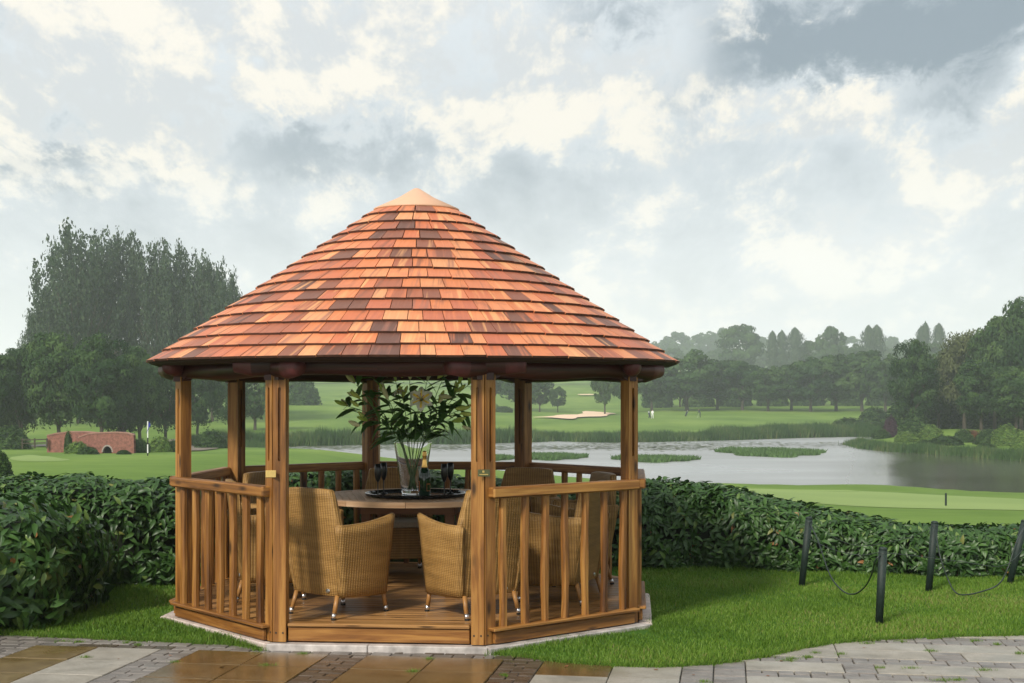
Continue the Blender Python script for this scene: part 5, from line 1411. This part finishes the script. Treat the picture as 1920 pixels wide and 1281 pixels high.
h_ = hit(-2, 893); plant(-2, 847, h_.y, 46, 'shrub_d', 'dark clipped round shrub at the left picture edge on the lawn', 'bush', 'shrub')

# ------------------------------------------------------------------ reeds, weed, lily pads
def strip(px_pts, n, depth, h, w, name, label, mat='reed', jitter=1.):
    P = np.array([lk(*p) for p in px_pts]); seg = np.linalg.norm(np.diff(P, axis=0), axis=1); cum = np.r_[0, np.cumsum(seg)]; s = rng.uniform(0, cum[-1], n)
    x = np.interp(s, cum, P[:, 0]); y = np.interp(s, cum, P[:, 1]); d = rng.uniform(-.6, depth, n); y = y+d; x = x+rng.normal(0, .5, n)
    z = np.maximum(H(x, y), LAKE_Z-.1); hh = h*(.66+.12*np.sin(s*.5+1)*np.sin(s*.17)+.12*np.sin(s*1.9+d)+.10*np.sin(s*5.3)*np.sin(d*2))
    a = rng.uniform(0, 6.283, n); ww = w*rng.uniform(.6, 1.3, n); la = rng.uniform(0, 6.283, n); H_ = hh*rng.uniform(.55, 1.1, n); ln = H_*rng.uniform(0, .3, n)
    bx, by = np.cos(a)*ww/2, np.sin(a)*ww/2; V = np.zeros((n, 3, 3)); V[:, 0] = np.column_stack([x-bx, y-by, z]); V[:, 1] = np.column_stack([x+bx, y+by, z]); V[:, 2] = np.column_stack([x+np.cos(la)*ln, y+np.sin(la)*ln, z+H_])
    r = np.clip(rng.normal(.4, .2, n)+.2*np.sin(s*.8), 0, 1)
    return link(name, np_mesh(name, V.reshape(-1, 3), np.arange(n*3).reshape(-1, 3), M[mat], r), kind='stuff', label=label, category='reeds')
strip([(400, 838), (500, 838), (640, 835), (760, 833), (880, 833), (960, 830), (1000, 829)], 26000, 4, 2.2, .12, 'reeds', 'tall dark green reeds on the far shore seen through the gazebo')
strip([(1000, 829), (1040, 827), (1130, 830), (1210, 829), (1350, 826), (1420, 823)], 22000, 4, 1.45, .12, 'reeds', 'reeds and rough grass along the middle of the far shore')
strip([(1350, 826), (1500, 821), (1600, 819), (1652, 820)], 22000, 8, 1.9, .13, 'reeds', 'thick reeds on the far shore right of the gazebo')
strip([(1605, 835), (1640, 843), (1690, 848), (1760, 851), (1850, 858), (1920, 864), (2080, 868)], 20000, 3.0, 1.15, .09, 'reeds', 'green reeds along the water below the shore garden')
strip([(340, 838), (400, 843), (480, 846)], 9000, 6, 1.5, .10, 'reeds', 'pale rough grass at the left end of the lake')
def ellipse_weed(pxa, pxb, pya, pyb, n, label):
    a = lk(pxa, (pya+pyb)/2); b = lk(pxb, (pya+pyb)/2); y0 = lk(960, pyb)[1]; y1 = lk(960, pya)[1]; cx, cy = (a[0]+b[0])/2, (y0+y1)/2; rx, ry = (b[0]-a[0])/2, (y1-y0)/2
    t = rng.uniform(0, 6.283, n); q = np.sqrt(rng.random(n)); lob = 1+.15*np.sin(t*3+1)+.1*np.sin(t*7)
    x = cx+np.cos(t)*q*rx*lob; y = cy+np.sin(t)*q*ry*lob
    o = link('water_weed', point_blades(x, y, LAKE_Z-.02, .45, .14, 'water_weed', M['weed']), kind='stuff', label=label, category='water weed')
ellipse_weed(1352, 1536, 843, 857, 9000, 'long green island of weed in the lake right of the gazebo')
ellipse_weed(1150, 1300, 858, 867, 6000, 'small green patch of weed in the lake beside the right corner post')
ellipse_weed(975, 1092, 854, 863, 6000, 'green patch of weed seen between the rear right post and corner post')
ellipse_weed(900, 960, 858, 864, 2500, 'thin strip of weed behind the right front post')
def pads():
    c = np.concatenate([np.column_stack([rng.uniform(480, 1340, 2600), 0*rng.random(2600)+rng.normal(839, 3.0, 2600)]), np.column_stack([rng.uniform(1080, 1620, 900), rng.normal(832, 3.5, 900)])])
    V, Fc, r = [], [], []
    for i, (px, py) in enumerate(c):
        if py < 829: continue
        x, y = lk(px, py)
        if lake_sd(np.array([x]), np.array([y]))[0] > -.3: continue
        k = len(V); rr = random.uniform(.12, .32)
        V += [(x+math.cos(t)*rr, y+math.sin(t)*rr, LAKE_Z+.015) for t in (0, 1.05, 2.1, 3.14, 4.2, 5.2)]; Fc.append(range(k, k+6)); r.append(random.random())
    link('lily_pads', np_mesh('lily_pads', np.array(V), np.array([list(f) for f in Fc]), M['pad'], r), kind='stuff', label='floating lily pads scattered along the far shore', category='water plants')
pads()

# ------------------------------------------------------------------ brick bridge
def bridge():
    Y0 = 97.; zg = lambda px, Y: Hs((px-960)/F*Y, Y)
    t = thing('brick_bridge', 'small red brick humpback bridge under the dark trees on the left', 'bridge', tuple(Vector(((170-960)/F*Y0, Y0, Hs((170-960)/F*Y0, Y0)))))
    inv = Matrix.Translation(-t.location)
    def wall(x0, x1, Y, tops, bot, arch, name, thick=.45):
        b = MB(); n = 44; A, Bt = [], []
        for i in range(n+1):
            px = x0+(x1-x0)*i/n; A.append(W(px, np.interp(px, [p[0] for p in tops], [p[1] for p in tops]), Y))
            lo = W(px, bot, Y)
            if arch and abs(px-arch[0]) < arch[1]:
                hgt = math.sqrt(1-((px-arch[0])/arch[1])**2)*arch[2]; lo = W(px, arch[3]-hgt, Y)
            Bt.append(lo)
        k = b.add(A+Bt+[p+Vector((0, thick, 0)) for p in A+Bt]); m_ = n+1
        for i in range(n):
            b.face((k+m_+i, k+m_+i+1, k+i+1, k+i)); b.face((k+2*m_+i, k+2*m_+i+1, k+3*m_+i+1, k+3*m_+i)); b.face((k+i, k+i+1, k+2*m_+i+1, k+2*m_+i)); b.face((k+3*m_+i, k+3*m_+i+1, k+m_+i+1, k+m_+i))
        o = b.obj(name, M['brick'], t); o.matrix_parent_inverse = inv
        # coping bricks
        for i in range(0, n, 2):
            p0, p1 = A[i], A[min(i+2, n)]; b2 = MB(); P = [p0+Vector((0, -.04, 0)), p1+Vector((-.02, -.04, 0)), p1+Vector((-.02, thick+.04, 0)), p0+Vector((0, thick+.04, 0))]
            b2.hexa([p+Vector((0, 0, .003)) for p in P]+[p+Vector((0, 0, .09)) for p in P]); o = b2.obj('coping_stone', M['coping'], t); o.matrix_parent_inverse = inv
        if arch:
            N_ = 11
            for i in range(N_):
                a0, a1 = math.pi*i/N_+.02, math.pi*(i+1)/N_-.02; b2 = MB(); P = []
                for a_, k_ in ((a0, 1.0), (a1, 1.0), (a1, 1.25), (a0, 1.25)): P.append(W(arch[0]-math.cos(a_)*arch[1]*k_, arch[3]-math.sin(a_)*arch[2]*k_, Y-.03))
                b2.hexa(P+[p+Vector((0, .25, 0)) for p in P]); o = b2.obj('arch_stone', M['stone'], t); o.matrix_parent_inverse = inv
    wall(88, 182, Y0+4.2, [(88, 818), (105, 814), (130, 811), (160, 811), (182, 813)], 850, None, 'rear_parapet')
    wall(146, 251, Y0, [(146, 822), (165, 815), (185, 813), (215, 812), (235, 813), (251, 817)], 852, (201, 8.5, 11, 848), 'front_parapet')
    b = MB(); b.box(W(201, 846, Y0+2.2), (3.2, 2.8, 1.6)); o = b.obj('arch_shade_block', M['rubber'], t); o.matrix_parent_inverse = inv  # black box added behind the arch for the shade inside it
    b = MB(); P = [W(150, 824, Y0+.45), W(250, 824, Y0+.45), W(250, 824, Y0+4.2), W(150, 824, Y0+4.2)]; b.hexa(P+[p+Vector((0, 0, .3)) for p in P]); o = b.obj('bridge_deck', M['brick'], t); o.matrix_parent_inverse = inv
bridge()
# low rail fence left of the bridge
f0 = thing('rail_fence', 'low dark rail fence beside the cart path left of the bridge', 'fence', tuple(W(60, 835, 101)))
for px in (42, 65, 88):
    p = W(px, 834, 101); b = MB(); b.box((p.x, p.y, p.z+.1), (.1, .1, .75)); o = b.obj('fence_post', M['bark'], f0); o.matrix_parent_inverse = Matrix.Translation(-f0.location)
for dz in (0, .25):
    p, q = W(40, 832, 100.95), W(90, 830, 100.95); b = MB(); b.tube([p+Vector((0, 0, dz)), q+Vector((0, 0, dz))], .04, 6); o = b.obj('fence_rail', M['bark'], f0); o.matrix_parent_inverse = Matrix.Translation(-f0.location)

# ------------------------------------------------------------------ golf flag, marker, rope posts
def flag():
    h = hit(277, 855); t = thing('golf_flag', 'blue golf flag on a black and white striped pin on the left green', 'flag', tuple(h)); k = h.y/F
    top = (855-790)*k
    for i, (z0, z1, m_) in enumerate(((0, .20, 'white'), (.20, .36, 'white'), (.36, .55, 'blackp'), (.55, .72, 'white'), (.72, 1.0, 'white'))):
        pass
    cuts = [(0, .08, 'rubber'), (.08, .33, 'white'), (.33, .52, 'rubber'), (.52, .74, 'white'), (.74, 1.0, 'white')]
    for z0, z1, m_ in cuts:
        b = MB(); b.tube([(0, 0, top*z0+.001), (.0, 0, top*z1)], .035, 8); b.obj('pin_section', M[m_], t)
    b = MB(); n = 6; ks = []
    for i in range(n+1):
        s_ = i/n; ks.append(b.add([(.035+.13*s_, .05*math.sin(s_*5), top*(.99-.10*s_)), (.03+.02*s_-.12*s_, .05*math.sin(s_*5+1), top*(.74-.10*s_*s_))]))
    for i in range(n): b.face((ks[i]+1, ks[i+1]+1, ks[i+1], ks[i]))
    o = b.obj('flag_cloth', M['blue'], t); sm = o.modifiers.new('thick', 'SOLIDIFY'); sm.thickness = .02
flag()
h = hit(1773.5, 949); t = thing('tee_marker_post', 'short dark post standing on the putting green at right', 'post', tuple(h)); b = MB(); k_ = h.y/F; b.tube([(0, 0, -.05), (0, 0, 22*k_)], 2.0*k_, 8); b.obj('post_shaft', M['bollard'], t); b = MB(); b.tube([(0, 0, 22*k_), (0, 0, 24.5*k_)], [2.1*k_, 1.2*k_], 8); b.obj('post_cap', M['bollard'], t)
BOL = {}
def bollard(key, pb, pt, Yb, label, z=-.035):
    b0 = gw(*pb, z) if Yb is None else Vector((*W(pb[0], pb[1], Yb)[:2], z))
    t1 = W(*pt, b0.y); t = thing('rope_post', label, 'post', tuple(b0), 0, 'dark green rope posts on the lawn')
    d = t1-b0; L_ = d.length; t.rotation_euler = d.to_track_quat('Z', 'Y').to_euler()
    b = MB(); b.tube([(0, 0, .01), (0, 0, L_-.02)], [.029, .032], 14); b.obj('post_shaft', M['bollard'], t, smooth=True)
    b = MB(); b.tube([(0, 0, -.12), (0, 0, .011)], .006, 6); b.obj('ground_spike', M['steel'], t)
    b = MB(); b.tube([(0, 0, L_-.0215), (0, 0, L_-.008), (0, 0, L_)], [.033, .031, .018], 14); b.obj('post_cap', M['bollard'], t, smooth=True)
    b = MB(); b.tube([(.03*math.cos(a), .03*math.sin(a), L_-.045) for a in np.linspace(0, 6.283, 13)], .004, 5, caps=False); b.obj('wire_ring', M['wire'], t)
    BOL[key] = (b0, t1); return t
bollard('a', (1648, 1172), (1656, 1026), None, 'dark green rope post standing nearest, upright near the paving edge')
bollard('b', (1503, 1100), (1517.5, 969), None, 'dark green rope post leaning right, nearest the gazebo')
bollard('c', (1741, 1110), (1753, 977), None, 'dark green rope post leaning in front of the hedge, right of the nearest post')
bollard('d', (1893, 1095), (1922, 975), None, 'dark green rope post at the right picture edge, strongly leaning')
def rope(name, label, pts, r_=.0062):
    P = [Vector(p) for p in pts]; Q = []
    for i in range(len(P)-1):     # Catmull-Rom
        a, b_, c, d = P[max(i-1, 0)], P[i], P[i+1], P[min(i+2, len(P)-1)]
        for j in range(6):
            t = j/6; Q.append(.5*((2*b_)+(c-a)*t+(2*a-5*b_+4*c-d)*t*t+(3*b_-a-3*c+d)*t**3))
    Q.append(P[-1]); b = MB(); b.tube(Q, r_, 6); b.obj(name, M['wire'], smooth=True, label=label, category='rope')
A_, B_, C2, D_ = (BOL[k][1] for k in 'abcd')
def dwn(v, z): return Vector((v.x, v.y, v.z-z))
rope('slack_rope', 'slack dark rope sagging to the lawn between the leaning and the nearest post', [dwn(B_, .05), W(1534, 1015, 12.0), W(1556, 1078, 11.7), W(1580, 1108, 11.4), W(1602, 1114, 11.1), W(1622, 1100, 10.8), W(1634, 1078, 10.5), W(1642, 1050, 10.3), dwn(A_, .05)])
rope('thin_rope', 'thin dark rope stretched from the nearest post toward the right edge', [dwn(A_, .045)+Vector((.03, 0, 0)), W(1720, 1043, 10.6), W(1800, 1053, 11.2), W(1880, 1061, 11.8), dwn(D_, .25)], .003)
rope('thin_rope', 'thin dark rope from the nearest post back toward the leaning post', [dwn(A_, .04)-Vector((.03, 0, 0)), W(1610, 1041, 10.9), W(1560, 1030, 11.5), dwn(B_, .2)], .003)
rope('slack_rope', 'slack dark rope lying on the lawn near the right picture edge', [dwn(C2, .05), W(1762, 1040, 11.8), W(1778, 1088, 11.75), W(1793, 1112, 11.65), W(1815, 1115, 11.7), W(1845, 1108, 11.8), W(1872, 1096, 11.8), W(1888, 1070, 11.9), W(1905, 1020, 12.0), dwn(D_, .05)])
rope('thin_rope', 'thin dark rope between the two posts in front of the hedge', [dwn(B_, .06)+Vector((.02, 0, 0)), W(1600, 1022, 12.1), W(1690, 1012, 12.0), dwn(C2, .05)], .0025)

# ------------------------------------------------------------------ golfers
def person(loc, face, joints, edges, radii, zones, label, name='person'):
    me = bpy.data.meshes.new('body'); me.from_pydata([Vector(j) for j in joints], edges, [])
    o = bpy.data.objects.new('tmp', me); COL.objects.link(o)
    sk = o.modifiers.new('s', 'SKIN'); 
    for v, r_ in zip(me.skin_vertices[0].data, radii): v.radius = (r_, r_)
    me.skin_vertices[0].data[0].use_root = True
    o.modifiers.new('u', 'SUBSURF').levels = 1
    dg = bpy.context.evaluated_depsgraph_get(); m2 = bpy.data.meshes.new_from_object(o.evaluated_get(dg)); bpy.data.objects.remove(o)
    m2.name = 'person'; m2.materials.clear()
    for z_ in zones: m2.materials.append(M[z_[1]])
    for p in m2.polygons:
        z = p.center.z
        for i, z_ in enumerate(zones):
            if z <= z_[0]: p.material_index = i; break
        p.use_smooth = True
    return link(name, m2, None, loc, (0, 0, face), label=label, category='person')
def fig(loc, lean, face, zones, label, armfwd):
    l = lean
    J = [(0, 0, .92), (0, l*.35, 1.15), (0, l*.8, 1.40), (0, l*.95, 1.50), (0, l*1.15, 1.66), (-.11, 0, .86), (-.14, .05, .47), (-.15, -.02, .05), (-.15, .13, .03), (.11, 0, .86), (.14, .05, .47), (.15, -.02, .05), (.15, .13, .03),
         (-.2, l*.8, 1.38), (-.24, l*.7+armfwd*.3, 1.10), (-.05, l*.7+armfwd*.8, .92), (.2, l*.8, 1.38), (.24, l*.7+armfwd*.3, 1.10), (.05, l*.7+armfwd*.8, .92)]
    E = [(0, 1), (1, 2), (2, 3), (3, 4), (0, 5), (5, 6), (6, 7), (7, 8), (0, 9), (9, 10), (10, 11), (11, 12), (2, 13), (13, 14), (14, 15), (2, 16), (16, 17), (17, 18)]
    Rr = [.15, .15, .15, .055, .11, .10, .075, .05, .04, .10, .075, .05, .04, .07, .05, .04, .07, .05, .04]
    return person(loc, face, J, E, Rr, zones, label)
h = hit(1313, 783, 180); fig(tuple(h), .30, R(70), [(.9, 'olive'), (1.52, 'dark'), (3, 'skin')], 'golfer in dark clothes bending over the ball on the fairway', .5)
b = MB(); b.tube([(0, 0, 0), (.25, .12, .9)], .015, 5); b.tube([(0, 0, 0), (-.1, 0, .03)], .025, 5); b.obj('golf_club', M['steel'], label='golf club held by the bending golfer', category='golf club').location = tuple(h+Vector((-.55, -.1, .02)))
h = hit(1223.5, 785, 180); fig(tuple(h), .02, R(160), [(1.0, 'white'), (1.5, 'white'), (3, 'skin')], 'golfer in white standing on the fairway beside a dark golf bag', .2)
def trolley(h, label, ang):
    t = thing('golf_trolley', label, 'golf bag', tuple(h), ang)
    b = MB(); b.tube([(0, 0, .25), (.28, 0, 1.05)], [.15, .17], 12); b.obj('golf_bag', M['dark'], t, smooth=True)
    for s in (-1, 1): b = MB(); b.tube([(-.05, s*.25, .16), (-.05, s*.30, .16)], .16, 14); b.obj('wheel', M['rubber'], t)
    b = MB(); b.tube([(-.05, -.25, .16), (-.05, .25, .16)], .02, 6); b.tube([(0, 0, .2), (.62, 0, .95)], .02, 6); b.tube([(0, 0, .2), (.5, 0, .08)], .03, 6); b.obj('trolley_frame', M['grey'], t)
    for i in range(4): b = MB(); b.tube([(.26+.02*i, -.08+.05*i, 1.0), (.34+.03*i, -.10+.06*i, 1.28)], [.012, .03], 6); b.obj('golf_club', M['steel'], t)
trolley(hit(1286, 781, 180), 'dark golf bag on a trolley left of the bending golfer', 0)
trolley(hit(1219, 784, 180)+Vector((0, .4, 0)), 'dark golf bag on a trolley beside the golfer in white', 2.2)

# ------------------------------------------------------------------ haze
mh = bpy.data.materials.new('haze_air'); mh.use_nodes = True; nt = mh.node_tree; nt.nodes.remove(nt.nodes['Principled BSDF'])
pv = nt.nodes.new('ShaderNodeVolumePrincipled'); pv.inputs['Color'].default_value = (.90, .95, 1., 1); pv.inputs['Density'].default_value = .0006; pv.inputs['Anisotropy'].default_value = .35
nt.links.new(pv.outputs[0], nt.nodes['Material Output'].inputs['Volume'])
b = MB(); b.box((0, 605, 35), (1790, 1280, 84)); b.obj('haze', mh, kind='stuff', label='pale damp haze filling the air over the golf course', category='haze')
